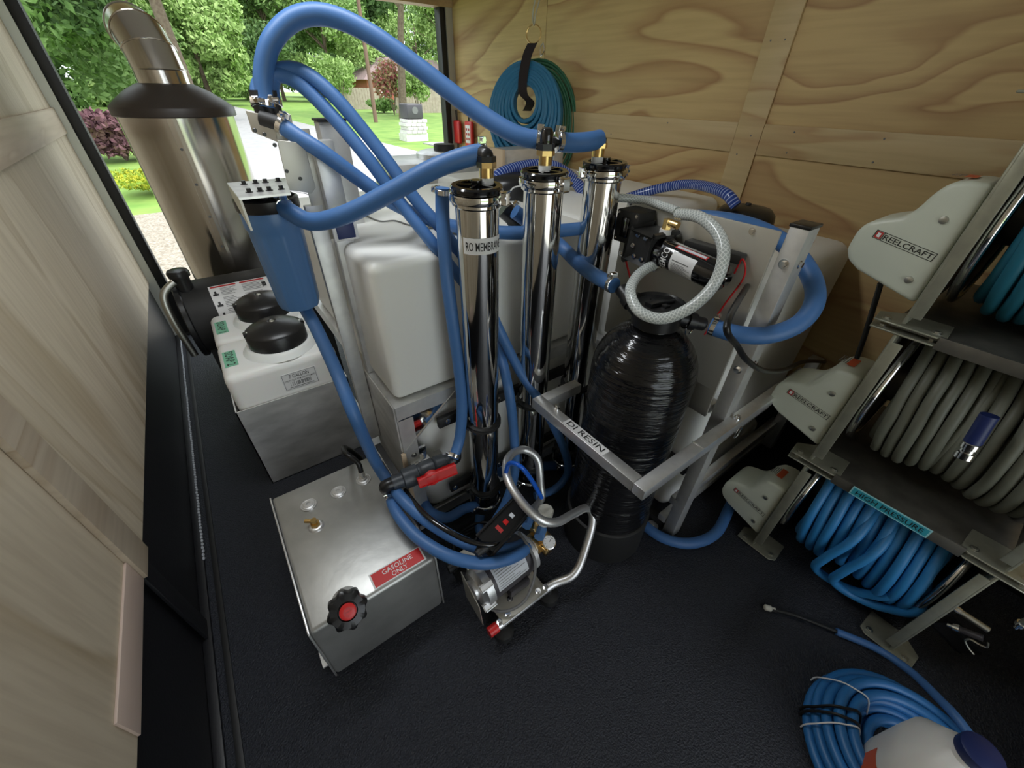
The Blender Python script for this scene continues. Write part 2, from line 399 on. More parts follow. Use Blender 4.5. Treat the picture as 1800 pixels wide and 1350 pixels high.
M['fence'] = gmat('fence_board', (.36, .30, .25), (.45, .38, .32), 4)
M['stone'] = gmat('pale_brick', (.62, .60, .56), (.74, .72, .68), 9)
bm = box(B(), (-60, -40, G - .1), (110, 260, G)); struct('ground', bm, 'grass')
struct('bounce_apron', box(B(), (-7, -11, G), (8, -2.2, G + .012)), mat('bounce_concrete', (.62, .61, .56), .8, var=((.54, .53, .48), 3, (1, 1, 1))))  # unseen pale apron added behind the camera to bounce daylight into the trailer
# the road runs past behind the trailer, its far verge a straight line
A1, A2 = P(517, 213, z=G), P(777, 277, z=G); d = (A2 - A1).normalized()
q1, q2 = A2 + d * 18, A1 - d * 45
bm = prism(B(), [(q1.x, q1.y, G), (q2.x, q2.y, G), (q2.x - 9, q2.y - .4, G), (.9, 12, G), (.6, 3.4, G), (3.0, -4, G), (q1.x, -4, G)], (0, 0, .012))
struct('road', bm, 'road')
bm = prism(B(), [(-.85, 2.8, G), (-2.6, 8.6, G), (-2.4, 9.2, G), (.1, 9.4, G), (.8, 9.4, G), (.6, 3, G)], (0, 0, .014)); struct('gravel_strip', bm, 'gravel')
struct('pavement', box(B(), (8.2, 16.6, G), (13.5, 17.5, G + .04)), 'road')
def leaves(bm, c, r, n, s):
    for _ in range(n):
        while True:
            p = V((random.uniform(-1, 1), random.uniform(-1, 1), random.uniform(-1, 1)))
            if p.length <= 1: break
        p = V(c) + V((p.x * r[0], p.y * r[1], p.z * r[2])) * (1 - .25 * random.random())
        a = V((random.gauss(0, 1), random.gauss(0, 1), random.gauss(0, 1))).normalized(); b = a.cross(V((random.gauss(0, 1), random.gauss(0, 1), random.gauss(0, 1)))).normalized()
        k = s * random.uniform(.6, 1.3)
        bm.faces.new([bm.verts.new(p + a * k), bm.verts.new(p + b * k * .45), bm.verts.new(p - a * k), bm.verts.new(p - b * k * .45)])
def crown(name, blobs, n, s, m, parent):
    bm = B()
    for c, r in blobs: leaves(bm, c, r, n, s)
    for f in bm.faces: f.smooth = False
    me = bpy.data.meshes.new(name); bm.to_mesh(me); bm.free(); me.materials.append(M[m]); me.transform(Matrix.Translation(-org[parent]))
    o = bpy.data.objects.new(name, me); COL.objects.link(o); o.parent = parent; org[o] = org[parent]; o['kind'] = 'stuff'; return o
def tree(x, y, h, cr, tr, mats, label, group=None, n=260, s=.28, lean=0, low=.35, name='tree', nb=14):
    t = thing(name, (x, y, G), label, 'tree' if h > 2.5 else 'shrub', group)
    top = V((x + lean, y, G + h * .75))
    bm = B(); tube(bm, [(x, y, G), (x + lean * .3, y, G + h * .3), top], tr, 8, 4, rf=lambda k: tr * (1 - .7 * k))
    for i in range(4):
        a = random.uniform(0, 6.28); st = V((x + lean * .4, y, G + h * random.uniform(.3, .5)))
        tube(bm, [st, st + V((math.cos(a) * cr * .4, math.sin(a) * cr * .4, h * .15)), st + V((math.cos(a) * cr * .8, math.sin(a) * cr * .8, h * .25))], tr * .4, 6, 3, rf=lambda k: tr * .4 * (1 - .8 * k))
    O('trunk', bm, 'bark', t)
    bl = []
    for i in range(nb):
        a = random.uniform(0, 6.28); q = random.uniform(0, 1) ** .5 * cr * .8; z = G + h * random.uniform(low, .95)
        rr = cr * random.uniform(.25, .45) * (1.15 - .4 * abs(z - G - h * .6) / h)
        bl.append(((x + lean + math.cos(a) * q, y + math.sin(a) * q, z), (rr, rr, rr * .7)))
    for i, m in enumerate(mats): crown('foliage', bl[i::len(mats)], n, s, m, t)
    return t
def at_far(px, y): p = P(px, 175, y=y); return p.x
# distant line of trees
far = [(90, 44, 16, 8, 'd', .15), (200, 60, 15, 7, 'm', .04), (300, 76, 15, 7, 'l', .02), (372, 62, 10, 5, 'l', .2), (440, 92, 14, 8, 'm', .03), (500, 84, 21, 9, 'd', .12), (590, 80, 19, 8, 'm', .2), (660, 100, 22, 11, 'd', .05), (740, 96, 18, 9, 'm', .05), (800, 76, 16, 8, 'l', .05), (40, 70, 18, 9, 'm', .03), (250, 110, 18, 11, 'm', .0), (380, 120, 17, 11, 'd', .0), (560, 125, 19, 12, 'm', .0)]
fl = ['dark spreading tree filling the left edge of the rear opening', 'mid green tree behind the heater, left of its flue', 'pale green tree behind the heater flue', 'small pale tree with a thin trunk on the lawn just right of the flue',
      'mid green distant tree left of the high hose loop', 'tall dark oak behind the start of the high hose loop', 'tall green oak with open trunks seen inside the hose loop', 'tall dark oak behind the left end of the brick house', 'green tree behind the middle of the house roof', 'pale green tree beside the right door jamb',
      'distant tree hidden mostly by the left door post', 'farthest tree mass behind the heater', 'farthest dark tree mass right of the flue', 'farthest tree mass behind the hose loop']
for (px, y, h, cr, k, lo_), lb in zip(far, fl):
    tree(at_far(px, y), y, h, cr, .30, {'d': ['leafd', 'leafm'], 'm': ['leafm', 'leafl'], 'l': ['leafl']}[k], lb, 'trees beyond the lawn', n=1000, s=.30 if y < 100 else .5, low=lo_, nb=22)
# nearer overhanging oaks
tree(-7.2, 19, 9.5, 5.0, .25, ['leafd', 'leafm'], 'near leafy tree overhanging the drive left of the heater', n=3600, s=.07, low=.12, nb=28)
tree(1.5, 33, 18, 8.0, .4, ['leafd'], 'big oak whose dark boughs hang over the flue top', n=1600, s=.17, low=.56, nb=22)
tree(14.5, 34, 17, 6.5, .35, ['leafd', 'leafm'], 'oak whose dark boughs hang above the high hose loop', n=1500, s=.17, low=.60, nb=18, lean=2)
for px, y, h, r, m, lb, nm in ((170, 17, 1.25, 1.3, 'leafp', 'purple leaved shrub beside the left door post', 'shrub'), (226, 11.0, .42, .85, 'leafy', 'low clump of yellow flowers beside the heater', 'flower_clump'), (225, 12.6, .25, .7, 'leafm', 'low green ground cover behind the yellow flowers', 'shrub'),
                           (690, 40, 3.6, 1.7, 'leafk', 'pink flowering crepe myrtle before the brick house', 'flowering_shrub'), (735, 38, 3.2, 1.5, 'leafl', 'small multi-stemmed green tree by the fence', 'shrub'), (672, 44, 1.1, 1.6, 'leafm', 'clipped hedge at the foot of the house', 'hedge'), (600, 50, 4.2, 2.0, 'leafl', 'young pale green tree standing on the lawn', 'young_tree')):
    x = at_far(px, y); t = thing(nm, (x, y, G), lb, 'shrub')
    bm = B()
    for i in range(5):
        a = i * 1.26; tube(bm, [(x, y, G), (x + math.cos(a) * r * .3, y + math.sin(a) * r * .3, G + h * .6)], .03, 5, 2)
    O('stem', bm, 'bark', t)
    bl = [((x + random.uniform(-.6, .6) * r, y + random.uniform(-.6, .6) * r, G + h * random.uniform(.25 if h < 2.5 else .5, .85)), (r * .5, r * .5, h * .25)) for _ in range(9)]
    crown('foliage', bl, 500 if h < 3 else 260, .035 if y < 14 else (.09 if y < 25 else .16), m, t)
# brick house with roof, window, fence, pole, mailbox
hx, hy = P(650, 178, z=G).x * .8, P(650, 178, z=G).y * .8
hs = thing('house', (hx, hy, G), 'red brick house with a grey brown roof across the lawn', 'building')
O('wall', box(B(), (hx, hy, G), (hx + 17, hy + 9, G + 2.9)), 'brick', hs)
bm = prism(B(), [(hx - .6, hy - .6, G + 2.9), (hx - .6, hy + 9.6, G + 2.9), (hx + 3, hy + 4.5, G + 5.6)], (.01, 0, 0)); bm.free()
bm = B(); vv = [bm.verts.new(p) for p in ((hx - .6, hy - .6, G + 2.9), (hx + 17.6, hy - .6, G + 2.9), (hx + 17.6, hy + 9.6, G + 2.9), (hx - .6, hy + 9.6, G + 2.9), (hx + 4, hy + 4.5, G + 5.8), (hx + 13.5, hy + 4.5, G + 5.8))]
for f in ((3, 2, 1, 0), (0, 1, 5, 4), (1, 2, 5), (2, 3, 4, 5), (3, 0, 4)): bm.faces.new([vv[i] for i in f])
O('roof', bm, 'roof', hs)
for i in range(3):
    wn = O('window', box(B(), (hx + 2 + i * 4.6, hy - .06, G + .9), (hx + 3.4 + i * 4.6, hy + .02, G + 2.3)), 'white', hs)
    O('pane', box(B(), (hx + 2.12 + i * 4.6, hy - .09, G + 1.0), (hx + 3.28 + i * 4.6, hy - .06, G + 2.2)), 'blk', wn)
fx = at_far(735, 43); ft = thing('fence', (fx, 43, G), 'pale board fence right of the brick house', 'fence')
for i in range(26):
    O('fence_board', box(B(), (fx - 2.4 + i * .3, 43, G), (fx - 2.12 + i * .3, 43.03, G + 1.9 + .03 * (i % 2))), 'fence', ft)
fx = at_far(640, 52); ft = thing('fence', (fx, 52, G), 'pale board fence left of the brick house', 'fence')
for i in range(14):
    O('fence_board', box(B(), (fx - 2.2 + i * .3, 52, G), (fx - 1.92 + i * .3, 52.03, G + 1.9)), 'fence', ft)
pp = P(661, 215, z=G); tp = P(641, 70, y=pp.y)
tag(O('utility_pole', cyl(B(), pp, (tp.x, pp.y, tp.z + 3), .13, .10, 10), mat('pole_wood', (.20, .12, .09), .8)), 'brown wooden utility pole standing on the lawn', 'pole')
mb = P(728, 247, z=G); mt = thing('mailbox', mb, 'dark mailbox on a pale brick pedestal in the lawn', 'mailbox')
bs = O('pedestal', box(B(), (mb.x - .50, mb.y - .4, G), (mb.x + .50, mb.y + .4, G + .28)), 'stone', mt)
for r_ in range(4):
    for i in range(4):
        x0 = mb.x - .46 + i * .23 + (.06 if r_ % 2 else 0)
        O('brick', box(B(), (x0, mb.y - .44, G + .28 + r_ * .13), (x0 + .215, mb.y + .36, G + .40 + r_ * .13), .01, 1), 'stone', mt)
O('box', box(B(), (mb.x - .36, mb.y - .42, G + .80), (mb.x + .36, mb.y + .38, G + 1.32), .05, 3), 'motor', mt)
bm = B(); lathe(bm, (mb.x, mb.y - .425, G + 1.1), (0, -1, 0), [(.13, 0), (.13, .01)], 20); O('badge', bm, 'inkg', mt)

# ================================================================ BURNER (stainless vertical coil) AND BLACK CYLINDER
hc = V((.040, 2.5, .05))
t = thing('water_heater', hc, 'tall polished stainless water heater with dark dome and elbow flue', 'heater')
bm = B(); lathe(bm, hc, (0, 0, 1), [(.203, 0), (.207, .02), (.207, 1.13)], 64); O('body', bm, 'steelh', t)
bm = B(); a0 = math.radians(-100)
for k in (-.045, .0, .045):
    a = a0 + k * 1.6; n = V((math.cos(a), math.sin(a), 0)); bar(bm, hc + n * .209 + V((0, 0, .02)), hc + n * .209 + V((0, 0, 1.13)), .012 if k else .045, .004 if not k else .007, up=n)
O('seam_cover', bm, 'steelh', t)
bm = B()
for i in range(8):
    n = V((math.cos(a0), math.sin(a0), 0)); hexbolt(bm, hc + n * .212 + V((0, 0, .1 + i * .13)), n, .0035, .003)
O('rivet', bm, 'inkg', t)
bm = B(); lathe(bm, hc + V((0, 0, 1.115)), (0, 0, 1), [(.216, 0), (.220, .003), (.220, .030), (.216, .036), (.19, .056), (.15, .084), (.11, .104), (.095, .110), (.05, .111)], 64); O('dome', bm, 'dkbrown', t)
# flue with segmented elbow
e0 = hc + V((.0, 0, 1.215)); bm = B(); R0 = .090
lathe(bm, e0, (0, 0, 1), [(R0, 0), (R0, .055)], 40); fl = O('flue', bm, 'steelh', t)
cuts = [((0, 0, .055), (0, 0, 1)), ((-.006, .022, .115), (-.06, .42, 1)), ((-.018, .075, .165), (-.15, 1, .8)), ((-.03, .15, .18), (-.15, 1, .1))]
u0 = [V((math.cos(i / 40 * 6.2832), math.sin(i / 40 * 6.2832), 0)) for i in range(40)]
prev = None
for ci, (c, nn) in enumerate(cuts):
    q = V((0, 0, 1)).rotation_difference(V(nn).normalized()); ring = [e0 + V(c) + (q @ u) * (R0 if ci < 3 else R0 * .97) for u in u0]
    if prev:
        bm = B(); a = [bm.verts.new(p) for p in prev]; b = [bm.verts.new(p) for p in ring]
        for i in range(40): bm.faces.new((a[i], a[(i + 1) % 40], b[(i + 1) % 40], b[i]))
        if ci == 3: bm.faces.new(b)
        O('elbow_segment', bm, 'steelh', t)
    bm = B(); tube(bm, ring, .0035, 6, 0, closed=True); O('elbow_seam', bm, 'steelh', t)
    prev = ring
bc = V((0, 2.12, .43))
t = thing('burner_tank', (bc.x, bc.y, bc.z - .17), 'black horizontal cylinder with a white and red warning label', 'tank')
bx0 = P(318, 520, y=2.06).x - .01
bm = B(); lathe(bm, (bx0, bc.y, bc.z), (1, 0, 0), [(.12, 0), (.158, .003), (.160, .015), (.160, .62), (.12, .63)], 48); O('shell', bm, 'blkm', t)
bm = B(); lathe(bm, (bx0 - .012, bc.y, bc.z), (1, 0, 0), [(.165, 0), (.170, .004), (.170, .02), (.165, .024)], 48); O('end_ring', bm, 'blk', t)
def cylmap(c, ax, r, u0, u1, a0, a1, e=.0008):
    """u along the axis (c + ax*u), v as an angle around"""
    ax = V(ax).normalized(); x, y = frame(ax)
    return lambda u, v: V(c) + ax * (u0 + (u1 - u0) * u) + (x * math.cos(a0 + (a1 - a0) * v) + y * math.sin(a0 + (a1 - a0) * v)) * (r + e)
def hcyl(c, r, u0, u1, a0, a1, e=.0008):  # axis X, angle measured up from -Y
    return lambda u, v: V((c[0] + u0 + (u1 - u0) * u, c[1] - math.cos(a0 + (a1 - a0) * v) * (r + e), c[2] + math.sin(a0 + (a1 - a0) * v) * (r + e)))
lab = hcyl((bx0, bc.y, bc.z), .160, .11, .44, math.radians(4), math.radians(66))
def gpatch(bm, fn, u0, v0, u1, v1, nu=6, nv=8):
    g = [[bm.verts.new(fn(u0 + (u1 - u0) * i / nu, v0 + (v1 - v0) * j / nv)) for j in range(nv + 1)] for i in range(nu + 1)]
    for i in range(nu):
        for j in range(nv): bm.faces.new((g[i][j], g[i + 1][j], g[i + 1][j + 1], g[i][j + 1]))
    return bm
wlb = O('warning_label', gpatch(B(), lab, 0, 0, 1, 1), 'white', t)
lab2 = hcyl((bx0, bc.y, bc.z), .160, .11, .44, math.radians(4), math.radians(66), .0016)
bm = B()
for u in (.0, .335, .67): gpatch(bm, lab2, u + .02, .93, u + .31, .975, 2, 1)
gpatch(bm, lab2, .02, .02, .98, .06, 3, 1); O('red_band', bm, 'redp', wlb)
bm = B()
for ci_, u in enumerate((.10, .37, .70)):
    for j in range(22):
        if j % 8 == 7: continue
        gpatch(bm, lab2, u + (.02 if ci_ == 0 else 0), .10 + j * .037, u + (.20 if ci_ == 0 else .27) - .03 * (j % 3), .10 + j * .037 + .012, 1, 1)
O('print_lines', bm, 'inkg', wlb)
bm = B()
for v_ in (.15, .42, .70):
    gpatch(bm, lab2, .025, v_, .09, v_ + .05, 2, 2); gpatch(bm, lab2, .045, v_ + .05, .07, v_ + .12, 1, 2)
gpatch(bm, lab2, .60, .72, .65, .85, 2, 2)
O('pictogram', bm, 'ink', wlb)
gp = P(330, 485, y=2.10)
bm = B(); lathe(bm, (bx0 + .035, 2.08, bc.z + .13), (0, 0, 1), [(.03, 0), (.03, .07), (.038, .072), (.040, .09), (.034, .10), (.015, .104)], 20); O('filler_cap', bm, 'blk', t)
bm = B(); tube(bm, [(bx0 + .01, 2.06, bc.z + .19), (bx0 - .04, 2.04, bc.z + .15), (bx0 - .05, 2.02, bc.z + .05), (bx0 - .04, 2.01, bc.z - .12)], .014, 10, uv=True); O('metal_conduit', bm, 'galv', t)
for q in (.02, .5): O('stand', box(B(), (bx0 + q, bc.y - .11, 0), (bx0 + q + .04, bc.y + .11, bc.z - .11)), 'blkm', t)

# ================================================================ SOAP TROUGH AND TANKS
t = thing('soap_trough', (.06, 1.65, 0), 'open aluminium tray box holding the two soap tanks', 'tray')
bm = B(); x0, x1, y0, y1, h = -.155, .225, 1.375, 1.945, .37
box(bm, (x0, y0, 0), (x1, y0 + .004, h)); box(bm, (x0, y1 - .004, 0), (x1, y1, h)); box(bm, (x0, y0, 0), (x0 + .004, y1, h)); box(bm, (x1 - .004, y0, 0), (x1, y1, h)); box(bm, (x0, y0, 0), (x1, y1, .004))
O('tray', bm, 'alud', t)
def soap(y0, y1, name, label, side):
    x0, x1, z0, zs = -.145, .215, .006, .50
    t = thing('soap_tank', ((x0 + x1) / 2, (y0 + y1) / 2, z0), label, 'tank', 'soap tanks in the aluminium tray')
    bm = B(); box(bm, (x0, y0, z0), (x1, y1, zs), .028, 4)
    # raised neck shoulder
    c = V((.055, (y0 + y1) / 2 - .005, zs - .002))
    lathe(bm, c, (0, 0, 1), [(.125, 0), (.118, .008), (.110, .018), (.106, .022), (.09, .024)], 40)
    O('body', bm, 'polyw', t)
    bm = B(); lathe(bm, c + V((0, 0, .012)), (0, 0, 1), [(.095, 0), (.098, .003), (.098, .058), (.094, .064), (.075, .076), (.045, .086), (.014, .091), (.012, .089), (.005, .089)], 40); lid = O('lid', bm, 'blk', t)
    bm = B()
    for s in (-1, 1):
        a = c + V((s * .082, 0, .073)); obox(bm, a, (1, 0, 0), (0, 1, 0), (.034, .028, .016), .004)
    O('lid_lug', bm, 'blk', lid)
    bm = B(); lathe(bm, c + V((0, 0, .101)), (0, 0, 1), [(.008, 0), (.006, .003)], 14)
    for s in (-1, 1): lathe(bm, c + V((s * .086, 0, .081)), (0, 0, 1), [(.004, 0), (.003, .001)], 10)
    O('vent', bm, 'galv', lid)
    # six moulded sight holes and the clear tube
    bm = B()
    for i, (dx, dy) in enumerate(((.158, -.05), (.142, -.02), (.16, -.012), (.136, .02), (.16, .04))): lathe(bm, (c.x + dx - .02, c.y + dy, zs - .001), (0, 0, 1), [(.0095 if i else .014, 0), (.008, .0016)], 14)
    O('port_plug', bm, 'blk', t)
    # tape
    tb = B(); o = V((x0 + .016, (y0 + y1) / 2 + .05, zs + .0004)); slab(tb, o, (0, -.115, 0), (.040, 0, 0), .0008); tp = O('tape_label', tb, 'tape', t)
    bm = B(); text(bm, side, flat(o + V((.007, -.006, 0)), (0, -.102, 0), (.026, 0, 0), e=.0012)); O('lettering', bm, 'ink', tp)
    return t
soap(1.668, 1.935, 's', 'rear white soap tank with black lid and green tape reading SOAP 1', 'SOAP 1')
s2 = soap(1.388, 1.660, 's', 'front white soap tank with black lid and green tape reading SOAP 2', 'SOAP 2')
a, b, c_, d_ = P(493, 668, y=1.386), P(553, 650, y=1.386), P(567, 683, y=1.386), P(505, 700, y=1.386)
o = V((a.x, 1.3878, d_.z)); W_, H_ = (.125, a.z - d_.z)
o = V((a.x + .002, 1.388, .384)); W_, H_ = .118, .068
st = O('sticker', slab(B(), o, (W_, 0, 0), (0, 0, H_), .0008), 'white', s2)
fn = flat(o, (W_, 0, 0), (0, 0, H_), e=.0014)
bm = B(); text(bm, '7 GALLON', sub(fn, .22, .68, .78, .90)); text(bm, 'UTILITY FLAT BTM W/O FTG-MOD', sub(fn, .06, .50, .94, .60))
for i in range(34):
    if random.random() < .75: patch(bm, fn, .2 + i * .018, .2, .2 + i * .018 + random.choice((.006, .011)), .44)
patch(bm, fn, .15, .1, .85, .13)
for q in ((.03, .03, .97, .045), (.03, .955, .97, .97), (.03, .03, .04, .97), (.96, .03, .97, .97)): patch(bm, fn, *q)
O('lettering', bm, 'ink', st)

# ================================================================ GASOLINE TANK
t = thing('gas_tank', (.03, .79, 0), 'bare aluminium gasoline tank with black and red cap in the foreground', 'tank')
gx0, gx1, gy0, gy1, gz = -.140, .182, .572, 1.035, .262
bm = B(); box(bm, (gx0, gy0, .003), (gx1, gy1, gz), .012, 3); O('body', bm, 'gas', t)
bm = B()
for x in (gx0 + .0, gx1 - .0):   # welded end seams
    s = -1 if x < 0 else 1
    pts = [(x, gy0, .005), (x, gy0, gz), (x, gy1, gz)]
    for p, q in zip(pts, pts[1:]): bar(bm, p, q, .005, .005, bev=.002)
O('weld_seam', bm, 'alub', t)
def gtop(px, py): p = P(px, py, z=gz); return p
for px, py in ((543, 888), (595, 865), (639, 843)):
    p = gtop(px, py); bm = B(); lathe(bm, p, (0, 0, 1), [(.020, 0), (.017, .004), (.013, .005), (.013, .008), (.006, .0085), (.006, .004)], 24); bs = O('threaded_boss', bm, 'alub', t)
    bm = B(); tube(bm, [p + V((math.cos(i / 12 * 6.283) * .021, math.sin(i / 12 * 6.283) * .021, .001)) for i in range(12)], .0025, 6, 2, closed=True); O('weld_ring', bm, 'alub', bs)
p = gtop(639, 843); bm = B(); cyl(bm, p, p + V((0, 0, .04)), .011, .009); cyl(bm, p + V((0, 0, .012)), p + V((0, 0, .02)), .013, n=6); O('vent_fitting', bm, 'chrome', t)
vh = B(); tube(vh, [p + V((0, 0, .038)), p + V((0, .01, .07)), p + V((-.02, .05, .09)), p + V((-.01, .12, .05)), p + V((.03, .16, -.06)), p + V((.05, .17, -.2))], .008, 10); tag(O('vent_hose', vh, 'blk'), 'short black vent hose from the back of the gasoline tank', 'hose')
p = gtop(556, 925); bm = B(); lathe(bm, p, (0, 0, 1), [(.022, 0), (.019, .004), (.015, .006)], 24); O('threaded_boss', bm, 'alub', t)
bm = B(); cyl(bm, p, p + V((0, 0, .016)), .013, n=6); cyl(bm, p, p + V((0, 0, .03)), .008); cyl(bm, p + V((0, 0, .024)), p + V((-.02, .015, .024)), .006); O('brass_fitting', bm, 'brass', t, label='brass elbow fitting')
# filler neck and cap on the front upper edge
cp = P(608, 1078, y=.505); ax = V((-.02, -.72, .72)).normalized()
nb = V((cp.x + .002, gy0 + .035, gz - .02))
bm = B(); cyl(bm, nb, nb + ax * .045, .036, n=36); O('filler_neck', bm, 'alub', t)
cb = nb + ax * .045
bm = B(); u, v = frame(ax); rings = []
for r_, h_ in ((.036, 0), (.0425, .004), (.0425, .028), (.038, .034), (.022, .036), (.020, .032), (.005, .032)):
    ring = []
    for i in range(64):
        a = i / 64 * 2 * math.pi; k = 1 + (.085 * math.cos(8 * a) if r_ > .04 else 0)
        ring.append(bm.verts.new(cb + ax * h_ + (u * math.cos(a) + v * math.sin(a)) * r_ * k))
    rings.append(ring)
for a, b in zip(rings, rings[1:]):
    for i in range(64): bm.faces.new((a[i], a[(i + 1) % 64], b[(i + 1) % 64], b[i]))
bm.faces.new(rings[0][::-1]); bm.faces.new(rings[-1]); cap = O('filler_cap', bm, 'blk', t, label='black scalloped cap with red centre')
bm = B(); lathe(bm, cb + ax * .034, ax, [(.0185, 0), (.0185, .004), (.016, .0055), (.008, .0055)], 32); O('cap_centre', bm, 'red', cap)
bm = B(); fm = flat(cb + ax * .0396 - u * .010 - v * .010, u * .020, v * .020, ax, .0004)
for i in range(18):
    a, b = i / 24 * 6.283, (i + 1) / 24 * 6.283
    bm.faces.new([bm.verts.new(fm(.5 + .5 * math.cos(k) * s, .5 + .5 * math.sin(k) * s)) for k, s in ((a, 1), (b, 1), (b, .72), (a, .72))])
patch(bm, fm, .2, .45, .8, .58); O('pump_symbol', bm, 'redp', cap)
# label GASOLINE ONLY on the top
l0 = P(655, 1029, z=gz + .001); l1 = P(741, 985, z=gz + .001); l2 = P(730, 966, z=gz + .001)
ux = V((l1.x - l0.x, 0, 0)); o = V((l0.x, gy0 + .010, gz))
st = O('fuel_label', slab(B(), o, (.142, 0, 0), (0, .046, 0), .0007), 'white', t)
bm = B(); fn = flat(o, (.142, 0, 0), (0, .046, 0), e=.0011); patch(bm, fn, .03, .07, .97, .93); O('red_field', bm, 'red', st)
bm = B(); fn = flat(o, (.142, 0, 0), (0, .046, 0), e=.0016); text(bm, 'GASOLINE', sub(fn, .22, .52, .80, .82)); text(bm, 'ONLY', sub(fn, .36, .14, .66, .44)); O('lettering', bm, 'white', st)
for y in (.60, .80):
    bm = B(); box(bm, (gx0 - .022, y, .02), (gx0, y + .045, .026)); box(bm, (gx0 - .003, y, .02), (gx0, y + .045, .05)); hexbolt(bm, (gx0 - .011, y + .022, .026), (0, 0, 1), .005); O('mounting_tab', bm, 'alu', t)

# ================================================================ TANK FRAME (aluminium skid)
t = fr = thing('equipment_skid', (.9, 1.0, 0), 'welded aluminium angle frame carrying the big white tanks', 'frame')
fx0, fy0, fz = .232, .84, .574
def rail(name, bm, m='alu', **k): return O(name, bm, m, fr, **k)
rail('rail', angle(B(), (fx0, fy0, fz), (.935, fy0, fz), (0, 1, 0), (0, 0, -1), .045))
rail('rail', angle(B(), (fx0 - .0005, fy0 + .006, fz - .0006), (fx0 - .0005, 1.75, fz - .0006), (1, 0, 0), (0, 0, -1), .05))
rail('rail', angle(B(), (fx0, fy0, .03), (.935, fy0, .03), (0, 1, 0), (0, 0, 1), .045))
rail('rail', angle(B(), (fx0, fy0, .03), (fx0, 1.75, .03), (1, 0, 0), (0, 0, 1), .05))
rail('post', angle(B(), (fx0, fy0, 0.005), (fx0, fy0, fz - .0505), (1, 0, 0), (0, 1, 0), .045))
rail('side_plate', box(B(), (fx0 - .004, fy0 + .01, .14), (fx0, 1.10, fz - .004)), 'alud')
rail('side_edge', box(B(), (fx0 - .01, fy0 - .004, .14), (fx0 + .004, fy0 + .006, .40), .002), 'wood')
rail('gusset', prism(B(), [(fx0 + .004, fy0 + .001, fz - .004), (fx0 + .20, fy0 + .001, fz - .004), (fx0 + .004, fy0 + .001, fz - .165)], (0, .003, 0)), 'steel')
rail('gusset_flange', bar(B(), (fx0 + .20, fy0 + .004, fz - .006), (fx0 + .006, fy0 + .004, fz - .165), .012, .004, up=(0, 0, 1)), 'alub')
rail('rail', angle(B(), (fx0, fy0 + .0, .33), (fx0 + .12, fy0 + .0, .33), (0, 1, 0), (0, 0, -1), .035), 'alub')
# tall upright with cap, twin channels
px_ = fx0 + .0
rail('post', box(B(), (px_, 1.045, fz), (px_ + .045, 1.07, 1.18), .002))
rail('post', box(B(), (px_ - .045, 1.065, .30), (px_ - .006, 1.085, 1.05), .002), 'alu')
b2 = rail('post', box(B(), (px_ + .06, 1.20, fz), (px_ + .125, 1.245, 1.205), .003))
O('post_cap', box(B(), (px_ + .057, 1.197, 1.205), (px_ + .128, 1.248, 1.211), .002), 'blk', b2)
rail('cross_plate', box(B(), (px_ - .03, 1.066, .97), (px_ + .006, 1.070, 1.20), .001), 'frost')
rail('clip', box(B(), (px_ - .004, 1.035, .97), (px_ + .055, 1.044, 1.03), .002), 'white')
O('clip_insert', box(B(), (px_ + .004, 1.032, .975), (px_ + .047, 1.036, 1.022), .002), 'navy', fr)
# right module: front post, bars, rear post
qx, qy = .945, .300
p1 = rail('post', box(B(), (qx, qy, .0), (qx + .05, qy + .038, 1.062), .002), 'alu')
O('post_cap', box(B(), (qx - .002, qy - .002, 1.062), (qx + .052, qy + .04, 1.069), .002), 'blk', p1)
bm = B()
for z in (.99, .83, .72): hexbolt(bm, (qx, qy + .02, z), (-1, 0, 0), .007, .006)
for z in (.99, .74): hexbolt(bm, (qx + .025, qy, z), (0, -1, 0), .006, .006)
O('bolt', bm, 'chrome', p1)
rail('post_channel', box(B(), (qx - .012, qy + .045, .55), (qx - .004, qy + .10, 1.05), .002), 'frost')
rail('rail', box(B(), (qx, .325, .15), (1.655, .355, .185), .003), 'alub')
rail('rail', box(B(), (qx, .34, .04), (1.655, .37, .07), .003), 'alu')
rail('post', box(B(), (1.625, .30, .05), (1.665, .34, .50), .002), 'alub')
rail('rail', box(B(), (qx + .005, .345, .555), (qx + .04, .84, .585), .002), 'alu')
rail('rail', box(B(), (qx + .005, .345, .29), (qx + .04, .84, .32), .002), 'blkm')
rail('rail', box(B(), (qx + .005, .345, .0), (qx + .04, .84, .03), .002), 'blkm')
bm = B(); lathe(bm, (qx - .012, qy + .07, .004), (0, 0, 1), [(.02, 0), (.02, .002)], 20); hexbolt(bm, (qx - .012, qy + .07, .006), (0, 0, 1), .006); rail('foot_washer', bm, 'alub')
rail('foot_plate', box(B(), (qx - .05, qy + .03, 0), (qx + .0, qy + .12, .005), .001), 'blkm')

